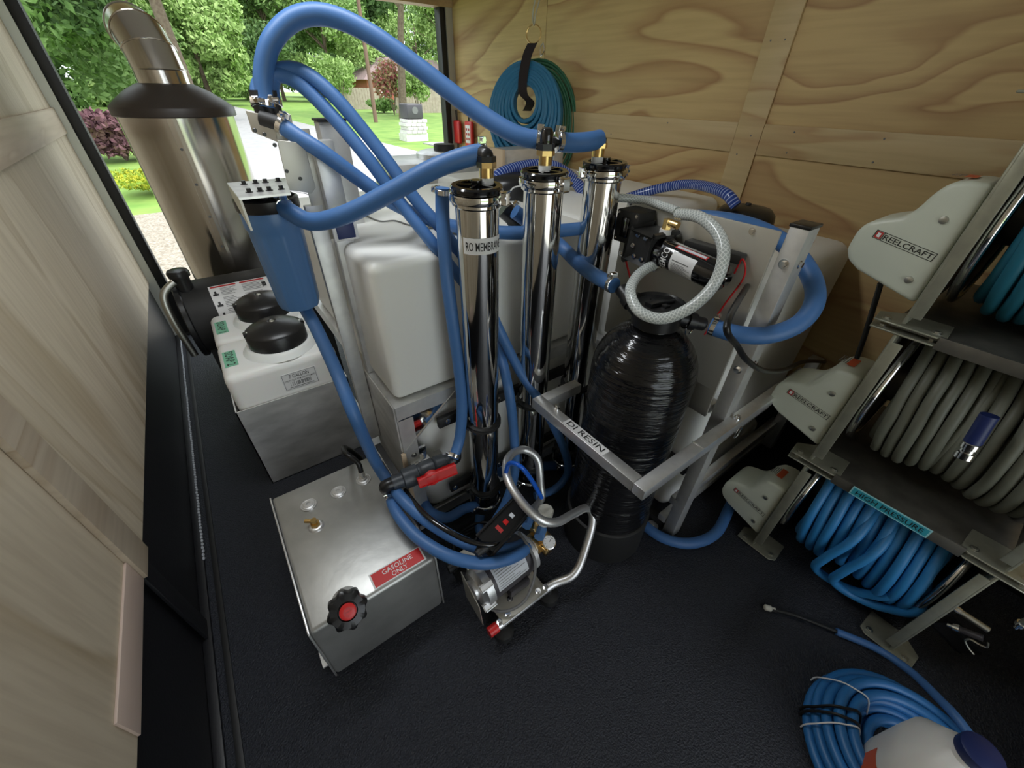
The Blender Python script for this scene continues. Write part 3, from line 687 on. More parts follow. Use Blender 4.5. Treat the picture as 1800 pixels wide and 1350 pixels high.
# DI retainer (pinned square tube loop)
t = thing('retainer_bracket', (.75, .5, .54), 'square aluminium tube bracket around the black tank, marked DI RESIN', 'bracket')
zt = .565; C0, C1, C2 = P(1108, 822, z=zt), P(972, 690, z=zt), P(1372, 648, z=zt)
yb = .303
O('long_arm', box(B(), (.574, yb - .034, zt - .032), (1.40, yb - .002, zt), .002), 'alub', t)
O('side_arm', box(B(), (.574, yb - .001, zt - .032), (.606, .672, zt), .002), 'alub', t)
O('back_arm', box(B(), (.607, .640, zt - .032), (.74, .672, zt), .002), 'alu', t)
bm = B(); box(bm, (.80, yb - .036, zt + .0002), (.803, yb, zt + .0015)); O('weld_seam', bm, 'chrome', t)
for x, y in ((.605, .60), (.98, yb - .02)):
    bm = B(); cyl(bm, (x, y, zt - .05), (x, y, zt + .012), .005); cyl(bm, (x, y, zt), (x, y, zt + .006), .009, n=10)
    tube(bm, [(x + .014 * math.cos(a) - .01, y - .02 + .0 * a, zt - .03 + .02 * math.sin(a)) for a in [i / 10 * 6.283 for i in range(10)]], .0012, 6, 2, closed=True)
    O('lock_pin', bm, 'chrome', t)
o = V((.5905 + .002, .54, zt)); st = O('name_plate', slab(B(), (.577, .545, zt + .0002), (0, -.145, 0), (.026, 0, 0), .0008), 'white', t)
bm = B(); text(bm, 'DI RESIN', flat((.5815, .536, zt + .001), (0, -.127, 0), (.0175, 0, 0), e=.0004)); O('lettering', bm, 'ink', st)

# ================================================================ BIG WHITE TANKS
def polytank(lo, hi, label, bev=.05):
    t = thing('water_tank', ((lo[0] + hi[0]) / 2, (lo[1] + hi[1]) / 2, lo[2]), label, 'tank')
    O('body', box(B(), lo, hi, bev, 5), 'poly', t); return t
tA = polytank((fx0 + .012, fy0 + .018, fz + .003), (.925, 1.66, .962), 'upper white water tank behind the three steel tubes', .024)
polytank((fx0 + .055, fy0 + .022, .034), (.925, 1.60, .545), 'lower white water tank under the frame shelf, left half', .05)
tB = polytank((1.0, .375, .19), (1.665, 1.40, .905), 'tall white water tank against the plywood wall, right of the pump panel', .055)
polytank((1.0, .385, .032), (1.65, 1.30, .145), 'low white tank foot beneath the right tank rail', .03)
tW = polytank((.93, .86, .60), (1.66, 1.9, .955), 'rear white water tank behind the pump panel', .04)
def lid(c, r, par, h=.06):
    bm = B(); lathe(bm, c, (0, 0, 1), [(r * .93, 0), (r, .004), (r, h * .7), (r * .96, h), (r * .8, h * 1.25), (r * .3, h * 1.4), (.01, h * 1.42)], 40); l = O('lid', bm, 'blk', par)
    bm = B(); lathe(bm, V(c) + V((0, 0, h * 1.4)), (0, 0, 1), [(.01, 0), (.008, .006)], 10); O('lid_vent', bm, 'blkm', l)
lid((1.44, .66, .904), .092, tB); lid((.93, 1.30, .955), .10, tW)
a = P(1410, 436, z=.9065); bm = B(); slab(bm, (1.42, .44, .9055), (.11, .02, 0), (-.01, .035, 0), .0005); O('red_sticker', bm, 'redp', tB)
# embossed rib on top of the left tank (scratches)
# ================================================================ REAR ALUMINIUM BOXES
t = thing('equipment_box', (1.02, 2.06, .60), 'aluminium equipment box standing behind the upper water tank', 'box')
O('shell', box(B(), (.80, 2.0, .60), (1.26, 2.35, .985), .003), 'alud', t)
O('side_bracket', box(B(), (.755, 2.02, .80), (.80, 2.06, 1.0), .002), 'alu', t)
bm = B(); cyl(bm, (.765, 2.0, .93), (.765, 1.95, .93), .02); cyl(bm, (.775, 2.0, .88), (.775, 1.96, .88), .024, n=6); cyl(bm, (.80, 1.99, .84), (.80, 1.95, .84), .016); O('valve_fitting', bm, 'blk', t)
bm = B(); lathe(bm, (1.14, 2.18, .985), (0, 0, 1), [(.15, 0), (.15, .02), (.12, .03)], 30); bb = O('top_drum', bm, 'alub', t)
bm = B(); lathe(bm, (1.14, 2.18, 1.015), (0, 0, 1), [(.055, 0), (.055, .025), (.05, .03)], 24); O('drum_knob', bm, 'blkm', bb)
O('leg', box(B(), (.84, 2.0, 0), (.88, 2.04, .60)), 'alu', t); O('leg', box(B(), (1.2, 2.0, 0), (1.24, 2.04, .60)), 'alu', t)
t = thing('bracket_box', (1.5, 1.55, .955), 'aluminium channel box by the wall behind the middle tube', 'box')
O('shell', box(B(), (1.20, 1.72, .955), (1.50, 1.84, 1.055), .003), 'alud', t)
O('end_flange', box(B(), (1.185, 1.70, .955), (1.20, 1.85, 1.06), .001), 'wood', t)
O('end_flange', box(B(), (1.50, 1.70, .955), (1.56, 1.71, 1.06), .001), 'alu', t)

# ================================================================ STEEL MEMBRANE VESSELS
def axis_pt(b, tt, k): return V(b) + (V(tt) - V(b)) * k
ro_b = [V((.468, .775, .075)), V((.662, .768, .075)), V((.842, .750, .075))]
ro_t = [P(838, 334, y=.745), P(957, 308, y=.745), P(1063, 292, y=.735)]
rolab = ['leftmost of the three polished steel tubes, labelled RO MEMBRANE', 'middle of the three polished steel tubes', 'rightmost of the three polished steel tubes, beside the pump panel']
RTOP = []
for i in range(3):
    b, tp = ro_b[i], ro_t[i]; ax = (tp - b).normalized(); L = (tp - b).length
    t = thing('membrane_housing', b, rolab[i], 'filter', 'steel reverse osmosis tubes')
    r = .0455
    bm = B(); lathe(bm, b, ax, [(r, .06), (r, L - .03), (r + .006, L - .026), (r + .006, L - .018)], 56); sh = O('tube_shell', bm, 'steel', t)
    bm = B(); lathe(bm, b, ax, [(r * .7, -.01), (r * .95, 0), (r * .95, .03), (r + .001, .032), (r + .001, .06)], 40); O('bottom_cap', bm, 'blkg', t)
    bm = B(); tube(bm, [b + ax * .012 + (V((math.cos(a), math.sin(a), 0))) * (r + .006) for a in [k / 24 * 6.2832 for k in range(24)]], .0055, 8, 2, closed=True)
    cyl(bm, b + ax * .012 + V((-.048, -.02, 0)), b + ax * .012 + V((-.075, -.03, 0)), .004, n=8); obox(bm, b + ax * .012 + V((-.06, -.022, 0)), (1, .3, 0), (0, 1, 0), (.012, .016, .014), .002); O('bottom_clamp', bm, 'chrome', t)
    # top clamp ring
    bm = B(); lathe(bm, b + ax * (L - .022), ax, [(r + .004, 0), (r + .010, .003), (r + .012, .010), (r + .010, .018), (r + .004, .021)], 48); rg = O('clamp_ring', bm, 'steel', t)
    dd = V(((.55, -.8, 0), (.1, -.95, 0), (.98, -.25, 0))[i]).normalized(); sd = ax.cross(dd)
    q = b + ax * (L - .011) + dd * (r + .015)
    bm = B(); obox(bm, q, sd, ax, (.014, .024, .014), .003); cyl(bm, q - sd * .016, q + sd * .024, .0035, n=8); cyl(bm, q + sd * .008, q + sd * .017, .007, n=6)
    if i == 2:
        q2 = b + ax * (L - .011) - dd * (r + .015); obox(bm, q2, sd, ax, (.014, .024, .014), .003); cyl(bm, q2 - sd * .016, q2 + sd * .02, .0035, n=8)
    O('clamp_bolt', bm, 'chrome', rg)
    bm = B(); lathe(bm, b + ax * (L - .004), ax, [(r + .006, 0), (r + .006, .003), (r + .003, .003), (r + .003, .005), (r + .007, .005), (r + .008, .011), (r + .005, .0145), (r - .005, .0145), (r - .007, .008), (r * .25, .008), (.0, .008)][:-1], 48)
    ec = O('end_cap', bm, 'blkg', t)
    bm = B(); u, v = frame(ax)
    for k in range(5):
        a = k * 1.2566 + .4; dv = u * math.cos(a) + v * math.sin(a); bar(bm, b + ax * (L + .0075) + dv * .008, b + ax * (L + .0075) + dv * (r - .007), .006, .007, up=ax)
    lathe(bm, b + ax * (L + .005), ax, [(.012, 0), (.012, .014), (.007, .014)], 16); O('cap_rib', bm, 'blkg', ec)
    off = V(((.027, .004, 0), (0, .0, 0), (-.018, .01, 0))[i]); s0 = b + ax * (L + .008) + off
    bm = B(); cyl(bm, s0, s0 + V((0, 0, .012)), .014, n=20); O('thread_seal', bm, 'white', ec)
    bm = B(); cyl(bm, s0 + V((0, 0, .012)), s0 + V((0, 0, .032)), .0145, n=20); cyl(bm, s0 + V((0, 0, .030)), s0 + V((0, 0, .040)), .020, n=6); O('brass_bush', bm, 'brass', ec)
    RTOP.append(s0 + V((0, 0, .040)))
    if i == 0:  # curved label
        aa = math.atan2(-.745 + .1, .47 - .72)
        def fn_(e, u0=math.radians(196), u1=math.radians(318), b=b, ax=ax, L=L, r=r):
            return lambda u, v: b + ax * (L - .118 + .034 * v) + V((math.cos(u0 + (u1 - u0) * u), math.sin(u0 + (u1 - u0) * u), 0)) * (r + e)
        nl = O('name_label', gpatch(B(), fn_(.0007), 0, 0, 1, 1, 20, 1), 'white', t)
        bm = B(); text(bm, 'RO MEMBRANE', sub(fn_(.0013), .07, .22, .96, .76)); O('lettering', bm, 'ink', nl)
    # clamps onto rails
    for zc in (.47, .16):
        c = axis_pt(b, tp, (zc - b.z) / (tp.z - b.z)); bm = B(); lathe(bm, c - ax * .010, ax, [(r + .001, 0), (r + .008, .003), (r + .008, .007), (r + .004, .010), (r + .008, .013), (r + .008, .017), (r + .001, .020)], 40)
        O('rubber_clamp', bm, 'blkm', t)
        bm = B(); obox(bm, c + V((-(r + .012), .012, 0)), (1, 0, 0), (0, 1, 0), (.022, .012, .018), .002); cyl(bm, c + V((-(r + .012), .005, 0)), c + V((-(r + .012), -.012, 0)), .004, n=8); O('clamp_lug', bm, 'blkm', t)
for z, lb in ((.47, 'upper black mounting rail behind the steel tubes'), (.16, 'lower black mounting rail behind the steel tubes')):
    bm = B(); box(bm, (.345 if z > .3 else .36, .822, z - .018), (.92, .838, z + .018), .002); rl = tag(O('mounting_rail', bm, 'blkm'), lb, 'rail')
    bm = B()
    for x in (.375, .56, .75, .9): hexbolt(bm, (x, .822, z), (0, -1, 0), .006, .005)
    O('rail_bolt', bm, 'chrome', rl)

# ================================================================ BLUE PREFILTER
fp = P(482, 352, y=1.10); fb = P(522, 540, y=1.10)
t = thing('filter_housing', (fb.x, fb.y, fb.z), 'blue canister filter housing hanging from an aluminium bracket', 'filter')
c = V((fp.x, 1.10, 0)); zt_ = fp.z; zb_ = fb.z
c = V(((fp.x + fb.x) / 2 - .002, 1.10, 0))
bm = B(); n = 96; rings = []
for k, (rr, z) in enumerate(((.060, zt_ - .012), (.062, zt_ - .02), (.062, zt_ - .05), (.058, zt_ - .06), (.056, zt_ - .07), (.049, zb_ + .02), (.045, zb_ + .006), (.030, zb_), (.004, zb_ - .001))):
    ring = []
    for i in range(n):
        a = i / n * 6.2832; kk = 1 + (.035 if (i % 12 in (0, 1, 2)) and 3 < k < 7 else 0)
        ring.append(bm.verts.new(c + V((math.cos(a) * rr * kk, math.sin(a) * rr * kk, z))))
    rings.append(ring)
for a, b in zip(rings, rings[1:]):
    for i in range(n): bm.faces.new((a[i], a[(i + 1) % n], b[(i + 1) % n], b[i]))
bm.faces.new(rings[0]); bm.faces.new(rings[-1][::-1]); O('sump', bm, 'housing', t)
bm = B(); lathe(bm, c + V((0, 0, zt_ - .016)), (0, 0, 1), [(.064, 0), (.066, .004), (.066, .024), (.060, .027), (.056, .014), (.035, .012), (.035, .05), (.03, .052)], 40)
for k in range(8):
    a = k * .7854; bar(bm, c + V((math.cos(a) * .03, math.sin(a) * .03, zt_ + .02)), c + V((math.cos(a) * .052, math.sin(a) * .052, zt_ + .004)), .005, .02)
O('head', bm, 'blk', t)
plz = zt_ + .038
bp = [P(400, 325, z=plz), P(421, 352, z=plz), P(512, 343, z=plz), P(503, 316, z=plz)]
bk = O('mounting_plate', prism(B(), [bp[0], bp[1], bp[2], bp[3]], (0, 0, .004)), 'alub', t)
bm = B()
for u_ in (.25, .45, .62, .85):
    for v_ in (.22, .75):
        q = bp[0].lerp(bp[3], u_).lerp(bp[1].lerp(bp[2], u_), v_) + V((0, 0, .004)); hexbolt(bm, q, (0, 0, 1), .0045, .006)
O('plate_bolt', bm, 'blk', bk)
bm = prism(B(), [bp[0], bp[1], bp[1] + V((0, 0, -.055)), bp[0] + V((0, 0, -.02))], (.004, 0, 0)); O('plate_gusset', bm, 'frost', bk)
fo = P(497, 362, y=1.05)
bm = B(); cyl(bm, (c.x + .02, 1.09, zt_ + .018), fo, .018); O('outlet_port', bm, 'blk', t)

# ================================================================ MANIFOLD BLOCK ON ITS PLATE
t = thing('manifold_bracket', P(480, 240, y=1.1), 'pale metal manifold bracket with hose barbs at the head of the loops', 'bracket')
mz = P(480, 200, y=1.10).z
a, b, c_, d_ = P(432, 194, y=1.10), P(512, 204, y=1.08), P(520, 246, y=1.08), P(482, 248, y=1.08)
O('cross_plate', prism(B(), [a, P(480, 206, y=1.08), P(488, 250, y=1.08), P(444, 232, y=1.10)], (0, .006, 0), .001), 'frost', t)
O('cross_plate', prism(B(), [P(480, 206, y=1.08), b, c_, P(488, 250, y=1.08)], (0, .006, 0), .001), 'frost', t)
O('upright_plate', prism(B(), [P(487, 246, y=1.032), P(520, 250, y=1.032), P(538, 264, y=1.032), P(555, 330, y=1.032), P(548, 340, y=1.032), P(508, 334, y=1.032)], (0, .004, 0), .001), 'frost', t)
bm = B()
for px, py in ((448, 229), (465, 236), (483, 255), (504, 301), (528, 314)): lathe(bm, P(px, py, y=1.079 if py < 250 else 1.0315), (0, -1, 0), [(.004, 0), (.003, .001)], 10)
O('plate_hole', bm, 'blk', t)
h0 = P(470, 192, y=1.11)
bm = B()
for px in (457, 472, 484):
    q = P(px, 190, y=1.11); cyl(bm, q - V((0, 0, .03)), q + V((0, 0, .03)), .012)
O('hose_barb', bm, 'blkm', t)
q = P(493, 218, y=1.075); bm = B(); cyl(bm, q + V((-.03, .02, .01)), q, .014); O('hose_barb', bm, 'blkm', t)

# ================================================================ HOSES
def hose(label, pts, r, m='blue', name='hose', cl=(), n=14, sub_=10, uv=False, cat='hose', group=None):
    pts = [p if isinstance(p, V) else P(p[0], p[1], **p[2]) for p in pts]
    o = tag(O(name, tube(B(), pts, r, n, sub_, uv=uv), m, recalc=True), label, cat, group)
    cs = smooth(pts, sub_)
    for e in cl:
        k = 2 if e == 0 else len(cs) - 3
        clamp('hose_clamp', cs[k], cs[k + 1] - cs[k - 1], r, o)
    return o
Y = lambda v: dict(y=v)
Z = lambda v: dict(z=v)
X = lambda v: dict(x=v)
HR = .0215
e2 = RTOP[1] + V((0, -.0, .028)); e3 = RTOP[2] + V((0, 0, .028)); e1 = RTOP[0] + V((0, 0, .028))
hose('longest blue hose arching over the top to the middle steel tube', [(468, 188, Y(1.11)), (463, 130, Y(1.11)), (478, 72, Y(1.10)), (520, 32, Y(1.09)), (580, 28, Y(1.07)), (655, 62, Y(1.03)), (740, 122, Y(.97)), (830, 190, Y(.89)), (905, 236, Y(.81)), (955, 247, Y(.765))], .0182, cl=(0, -1))
hose('short blue hose bridging the middle and right steel tubes', [(978, 249, Y(.762)), (1005, 251, Y(.755)), (1035, 249, Y(.745)), (1054, 245, Y(.745))], .0198, cl=(0,))
hose('blue hose arching from the manifold down behind the left steel tube, upper of the pair', [(482, 186, Y(1.11)), (478, 148, Y(1.12)), (492, 124, Y(1.12)), (535, 128, Y(1.10)), (590, 172, Y(1.06)), (665, 262, Y(1.0)), (730, 350, Y(.93)), (790, 420, Y(.87)), (840, 500, Y(.86)), (880, 585, Y(.80)), (915, 655, Y(.76)), (955, 715, Y(.70)), (990, 785, Y(.66)), (998, 830, Y(.66)), (975, 860, Y(.66)), (940, 872, Y(.68))], .0145, cl=(0,))
hose('blue hose arching from the manifold down behind the left steel tube, lower of the pair', [(457, 188, Y(1.11)), (454, 155, Y(1.12)), (470, 134, Y(1.12)), (508, 136, Y(1.11)), (560, 178, Y(1.08)), (640, 270, Y(1.01)), (705, 358, Y(.95)), (770, 440, Y(.87)), (830, 520, Y(.86)), (872, 600, Y(.84)), (893, 680, Y(.72)), (903, 760, Y(.70)), (905, 830, Y(.68)), (888, 885, Y(.66)), (868, 920, Y(.65)), (862, 940, Y(.65))], .0145, cl=(0,))
hose('blue hose slanting from the manifold across the water tank top', [(493, 219, Y(1.07)), (520, 238, Y(1.05)), (570, 270, Y(1.02)), (630, 314, Y(1.0)), (690, 356, Y(.98)), (750, 385, Z(.985)), (810, 400, Z(.983)), (870, 408, Z(.983)), (935, 409, Z(.983)), (1000, 404, Z(.983)), (1060, 396, Z(.983)), (1110, 388, Z(.983))], .0165, cl=(0,))
hose('blue hose from the filter housing up to the left steel tube', [fo, (512, 374, Y(1.02)), (550, 390, Y(.98)), (610, 376, Y(.92)), (690, 336, Y(.86)), (760, 298, Y(.81)), (820, 276, Y(.78)), (853, 270, Y(.768))], .0190, cl=(0, -1))
hose('blue hose hanging straight down left of the left steel tube to the valve', [(778, 330, Y(.86)), (778, 380, Y(.86)), (784, 470, Y(.82)), (795, 560, Y(.80)), (806, 640, Y(.79)), (812, 710, Y(.78)), (808, 770, Y(.77)), (797, 805, Y(.75))], .0160, cl=(0, -1))
hose('long blue hose from under the filter past the gasoline tank to the pump', [(532, 535, Y(1.12)), (555, 575, Y(1.05)), (590, 650, Y(.95)), (625, 735, Y(.85)), (665, 820, Z(.36)), (715, 885, Z(.335)), (780, 935, Z(.30)), (850, 966, Z(.26)), (900, 964, Z(.22)), (926, 953, Z(.20))], .0168, cl=())
hose('blue hose from the valve curving over the gasoline tank corner to the pump', [(686, 872, Z(.31)), (700, 905, Z(.31)), (735, 945, Z(.30)), (790, 978, Z(.29)), (845, 990, Z(.27)), (885, 985, Z(.25)), (912, 974, Z(.23)), (926, 962, Z(.21))], .0168, cl=(0,))
hose('blue hose from behind the middle tube down to the black tank head', [(905, 372, Y(.88)), (945, 402, Y(.86)), (985, 432, Y(.82)), (1020, 466, Y(.73)), (1052, 488, Y(.64)), (1080, 502, Y(.58))], .0185, cl=(-1,))
hose('thick blue hose looping out to the right of the pump panel', [(1110, 386, X(1.02)), (1180, 382, X(1.03)), (1260, 386, X(1.03)), (1330, 402, X(1.06)), (1388, 436, X(1.08)), (1425, 485, X(1.06)), (1432, 530, X(1.02)), (1405, 568, X(.98)), (1355, 588, X(.93)), (1300, 588, X(.89)), (1248, 573, X(.87))], .0200, cl=(-1,))
hose('blue hose lying on the floor behind the black tank', [(1100, 880, Z(.03)), (1125, 915, Z(.022)), (1165, 945, Z(.02)), (1215, 955, Z(.02)), (1260, 935, Z(.02)), (1290, 880, Z(.022)), (1330, 850, Z(.03))], .0185)
hose('dark blue hose low down beneath the left steel tube', [(740, 870, Z(.14)), (755, 898, Z(.12)), (785, 910, Z(.10)), (815, 895, Z(.10)), (838, 888, Z(.08))], .0175)
hose('short blue hose dropping below the left steel tube', [(844, 905, Z(.07)), (842, 925, Z(.05)), (850, 940, Z(.06)), (872, 944, Z(.10)), (900, 930, Z(.16))], .0165)
hose('dark blue hose running behind the middle tube near the floor', [(880, 830, Y(.80)), (930, 822, Y(.80)), (985, 818, Y(.78)), (1010, 822, Y(.74))], .02)
hose('thin bright blue tube bending into the white regulator knob', [(888, 838, Y(.62)), (895, 815, Y(.60)), (915, 820, Y(.56)), (935, 845, Y(.54)), (952, 875, Y(.52))], .0065, 'bright', 'tube', n=10)
hose('blue ribbed suction hose arching behind the middle steel tube', [(868, 318, Y(1.30)), (885, 304, Y(1.30)), (930, 292, Y(1.30)), (975, 294, Y(1.28)), (1010, 318, Y(1.25)), (1030, 345, Y(1.2))], .022, 'corr', uv=True, name='ribbed_hose')
hose('blue ribbed suction hose arching onto the right tank lid', [(1090, 352, Y(1.12)), (1120, 342, Y(1.08)), (1165, 330, Y(1.0)), (1210, 324, Y(.9)), (1250, 330, Y(.78)), (1278, 342, Y(.70)), (1294, 362, Y(.66))], .017, 'corr', uv=True, name='ribbed_hose')
hose('grey braided clear hose looping from the pump around the black tank head', [(1192, 376, X(.885)), (1230, 382, X(.86)), (1262, 410, X(.84)), (1272, 450, X(.82)), (1255, 500, X(.80)), (1215, 540, X(.76)), (1165, 560, X(.72)), (1125, 548, X(.70)), (1108, 515, X(.72)), (1118, 488, X(.78)), (1140, 470, X(.84)), (1153, 467, X(.87))], .0125, 'braid', uv=True, name='braided_hose', cl=(-1,))
hose('clear hose running along the top of the pump panel', [(1040, 350, Y(.80)), (1090, 348, Y(.74)), (1130, 352, Y(.70)), (1165, 362, Y(.63)), (1190, 371, Y(.58))], .0105, 'braid', uv=True, name='braided_hose')
hose('thin grey cable lying across the top of the upper water tank', [(630, 372, Z(.965)), (665, 388, Z(.965)), (695, 388, Z(.965)), (725, 396, Z(.965)), (742, 382, Z(.97))], .002, 'inkg', 'cable', n=6, cat='cable')
hose('thin white wire between the left and middle tube clamps', [(884, 346, Y(.74)), (892, 342, Y(.74)), (903, 330, Y(.745)), (916, 327, Y(.745))], .0015, 'white', 'wire', n=6, cat='cable')
# elbows of the vessel tops
def elbow(label, base, to, r=.0125):
    t = thing('elbow_fitting', base, label, 'fitting')
    O('body', tube(B(), [base - V((0, 0, .006)), V((base.x, base.y, base.z * .35 + to.z * .65)), V((base.x * .85 + to.x * .15, base.y * .85 + to.y * .15, to.z - .001)), to], r, 14, 6), 'blk', t)
    O('nut', cyl(B(), base + V((0, 0, -.004)), base + V((0, 0, .01)), r * 1.35, n=6), 'blk', t)
elbow('black elbow fitting on top of the left steel tube', RTOP[0], P(846, 271, y=.763), .0145)
elbow('black elbow fitting on top of the right steel tube', RTOP[2], P(1052, 246, y=.742))
t = thing('tee_fitting', RTOP[1], 'black tee fitting joining two hoses over the middle steel tube', 'fitting')
O('body', lathe(B(), RTOP[1] - V((0, 0, .004)), (0, 0, 1), [(.014, 0), (.014, .01), (.0145, .012), (.0145, .036), (.011, .043), (.004, .046)], 20), 'blkg', t)
O('nut', cyl(B(), RTOP[1] - V((0, 0, .002)), RTOP[1] + V((0, 0, .012)), .019, n=6), 'blk', t)
O('branch', cyl(B(), P(950, 249, y=.775), P(985, 250, y=.772), .012), 'blk', t)
cp_ = P(1056, 245, y=.745)
# bigger cam-lock fitting behind the left vessel
t = thing('camlock_fitting', P(905, 382, y=.9), 'black elbow fitting with chrome clamp between the left and middle tubes', 'fitting')
O('body', tube(B(), [P(884, 366, y=.93), P(900, 380, y=.92), P(908, 392, y=.92)], .024, 14, 4), 'blk', t)
clamp('hose_clamp', P(896, 374, y=.925), P(908, 390, y=.92) - P(884, 366, y=.93), .0245, t)
tag(O('tank_fitting', lathe(B(), P(1060, 372, y=1.05) - V((0, 0, .02)), (0, 0, 1), [(.05, 0), (.05, .02)], 24), 'white'), 'low white fitting ring on the tank behind the right tube', 'fitting')

# ================================================================ GREY BALL VALVE WITH RED HANDLE
va, vb = P(690, 850, z=.36), P(796, 808, z=.36); vd = (vb - va).normalized(); Lv = (vb - va).length
t = thing('ball_valve', (va + vb) / 2, 'dark grey plastic ball valve with a red lever handle', 'valve')
bm = B(); lathe(bm, va, vd, [(.022, 0), (.022, Lv * .16), (.031, Lv * .17), (.031, Lv * .40), (.027, Lv * .41), (.027, Lv * .44)], 10); O('union_nut', bm, 'pvc', t)
bm = B(); lathe(bm, va + vd * Lv * .44, vd, [(.026, 0), (.030, .006), (.030, Lv * .22), (.026, Lv * .24)], 28); O('valve_body', bm, 'pvc', t)
bm = B(); lathe(bm, va + vd * Lv * .68, vd, [(.027, 0), (.031, .004), (.031, Lv * .17), (.024, Lv * .18), (.024, Lv * .28), (.018, Lv * .29), (.018, Lv * .33)], 10); O('union_nut', bm, 'pvc', t)
vc = va + vd * Lv * .55; vs = V((.25, -.9, .28)).normalized(); vs = (vs - vd * vs.dot(vd)).normalized()
bm = B(); cyl(bm, vc + vs * .022, vc + vs * .048, .012); O('stem', bm, 'pvc', t)
bm = B(); lathe(bm, vc + vs * .044, vs, [(.022, 0), (.022, .012), (.016, .014)], 20); obox(bm, vc + vs * .051 + vd * .028, vd, vs, (.085, .013, .026), .004); obox(bm, vc + vs * .051 - vd * .022, vd, vs, (.03, .012, .022), .004); O('lever', bm, 'red', t, label='red lever handle')
q0 = va - vd * .004; bm = B(); tube(bm, [va + vd * .01, va - vd * .02, P(684, 862, z=.325)], .019, 14, 5); O('inlet_elbow', bm, 'blk', t)
q0 = va - vd * .004; bm = B(); tube(bm, [vb - vd * .01, vb + vd * .010, vb + vd * .012 + V((0, 0, .02))], .016, 14, 5); O('outlet_elbow', bm, 'blk', t)
# black strut in front of the frame side
bm = B(); bar(bm, P(664, 782, z=.34), P(706, 850, z=.30), .018, .012); st = tag(O('strut', bm, 'blk'), 'black slotted strut lying beside the frame behind the valve', 'strut')
bm = B(); hexbolt(bm, P(664, 800, z=.345), (0, 0, 1), .005); hexbolt(bm, P(670, 810, z=.342), (0, 0, 1), .004); O('strut_bolt', bm, 'chrome', st)
bm = B(); q = P(735, 803, z=.36); box(bm, q - V((.03, .0, .03)), q + V((.03, .012, .03)), .003); box(bm, q - V((.03, .025, .012)), q + V((.03, .012, -.004)), .002); hexbolt(bm, q + V((-.012, -.002, .018)), (0, -1, 0), .006); tag(O('strap_clip', bm, 'chrome'), 'shiny steel clip above the grey ball valve', 'clip')

# ================================================================ BLACK RESIN TANK
dc = V((.775, .475, 0))
t = thing('resin_tank', dc, 'tall glossy black cylindrical resin tank with domed top', 'tank')
r = .131
bm = B(); lathe(bm, dc, (0, 0, 1), [(r + .004, 0), (r + .007, .004), (r + .007, .15), (r, .155)], 64); O('base_boot', bm, 'blkm', t)
bm = B(); prof = [(r, .15), (r, .70)] + [(r * math.cos(a) * .999 + 0.0, .70 + .135 * math.sin(a)) for a in [i * math.radians(70) / 8 for i in range(1, 9)]] + [(.042, .836)]
lathe(bm, dc, (0, 0, 1), prof, 64); O('shell', bm, 'wrap', t)
hd = dc + V((0, 0, .83))
bm = B(); lathe(bm, hd, (0, 0, 1), [(.048, 0), (.056, .004), (.056, .046), (.060, .050), (.060, .058), (.054, .060), (.050, .054), (.01, .054)], 40); hh = O('head', bm, 'blk', t)
bm = B(); obox(bm, hd + V((0, 0, .058)), (1, -.15, 0), (0, 1, 0), (.075, .022, .012), .002); obox(bm, hd + V((0, 0, .055)), (.15, 1, 0), (0, 1, 0), (.05, .016, .008), .002); O('head_rib', bm, 'blk', hh)
pl, pr = P(1092, 508, y=.575), P(1236, 570, x=.862)
bm = B(); tube(bm, [hd + V((-.03, .03, .028)), pl.lerp(hd + V((-.03, .03, .028)), .5), pl], .017, 14, 4); lathe(bm, pl.lerp(hd + V((-.03, .03, .028)), .5), pl - hd - V((-.03, .03, .028)), [(.021, -.01), (.021, .01)], 16)
tube(bm, [hd + V((.02, -.03, .028)), pr.lerp(hd + V((.02, -.03, .028)), .5), pr], .016, 14, 4); lathe(bm, pr.lerp(hd + V((.02, -.03, .028)), .45), pr - hd - V((.02, -.03, .028)), [(.021, -.01), (.021, .01)], 16); O('port', bm, 'blk', hh)
for q, dv in ((pl.lerp(hd, .3), V((0, 0, 1))), (pr.lerp(hd, .35), V((0, 0, 1)))):
    bm = B(); tube(bm, [q + V((.017 * math.cos(a), -.012, .022 * math.sin(a))) for a in [i / 12 * 6.283 for i in range(12)]], .0017, 6, 2, closed=True); O('retaining_clip', bm, 'chrome', hh)

# ================================================================ PUMP PANEL
t = thing('pump_board', (.93, .52, .60), 'grey aluminium panel carrying the black diaphragm pump', 'panel')
pxl = .936
O('plate', box(B(), (pxl - .004, .345, .64), (pxl, .745, 1.052), .001), 'frost', t)
bm = B()
for y, z in ((.735, 1.035), (.735, .90), (.40, 1.04)): hexbolt(bm, (pxl - .004, y, z), (-1, 0, 0), .005, .004)
O('panel_bolt', bm, 'chrome', t)
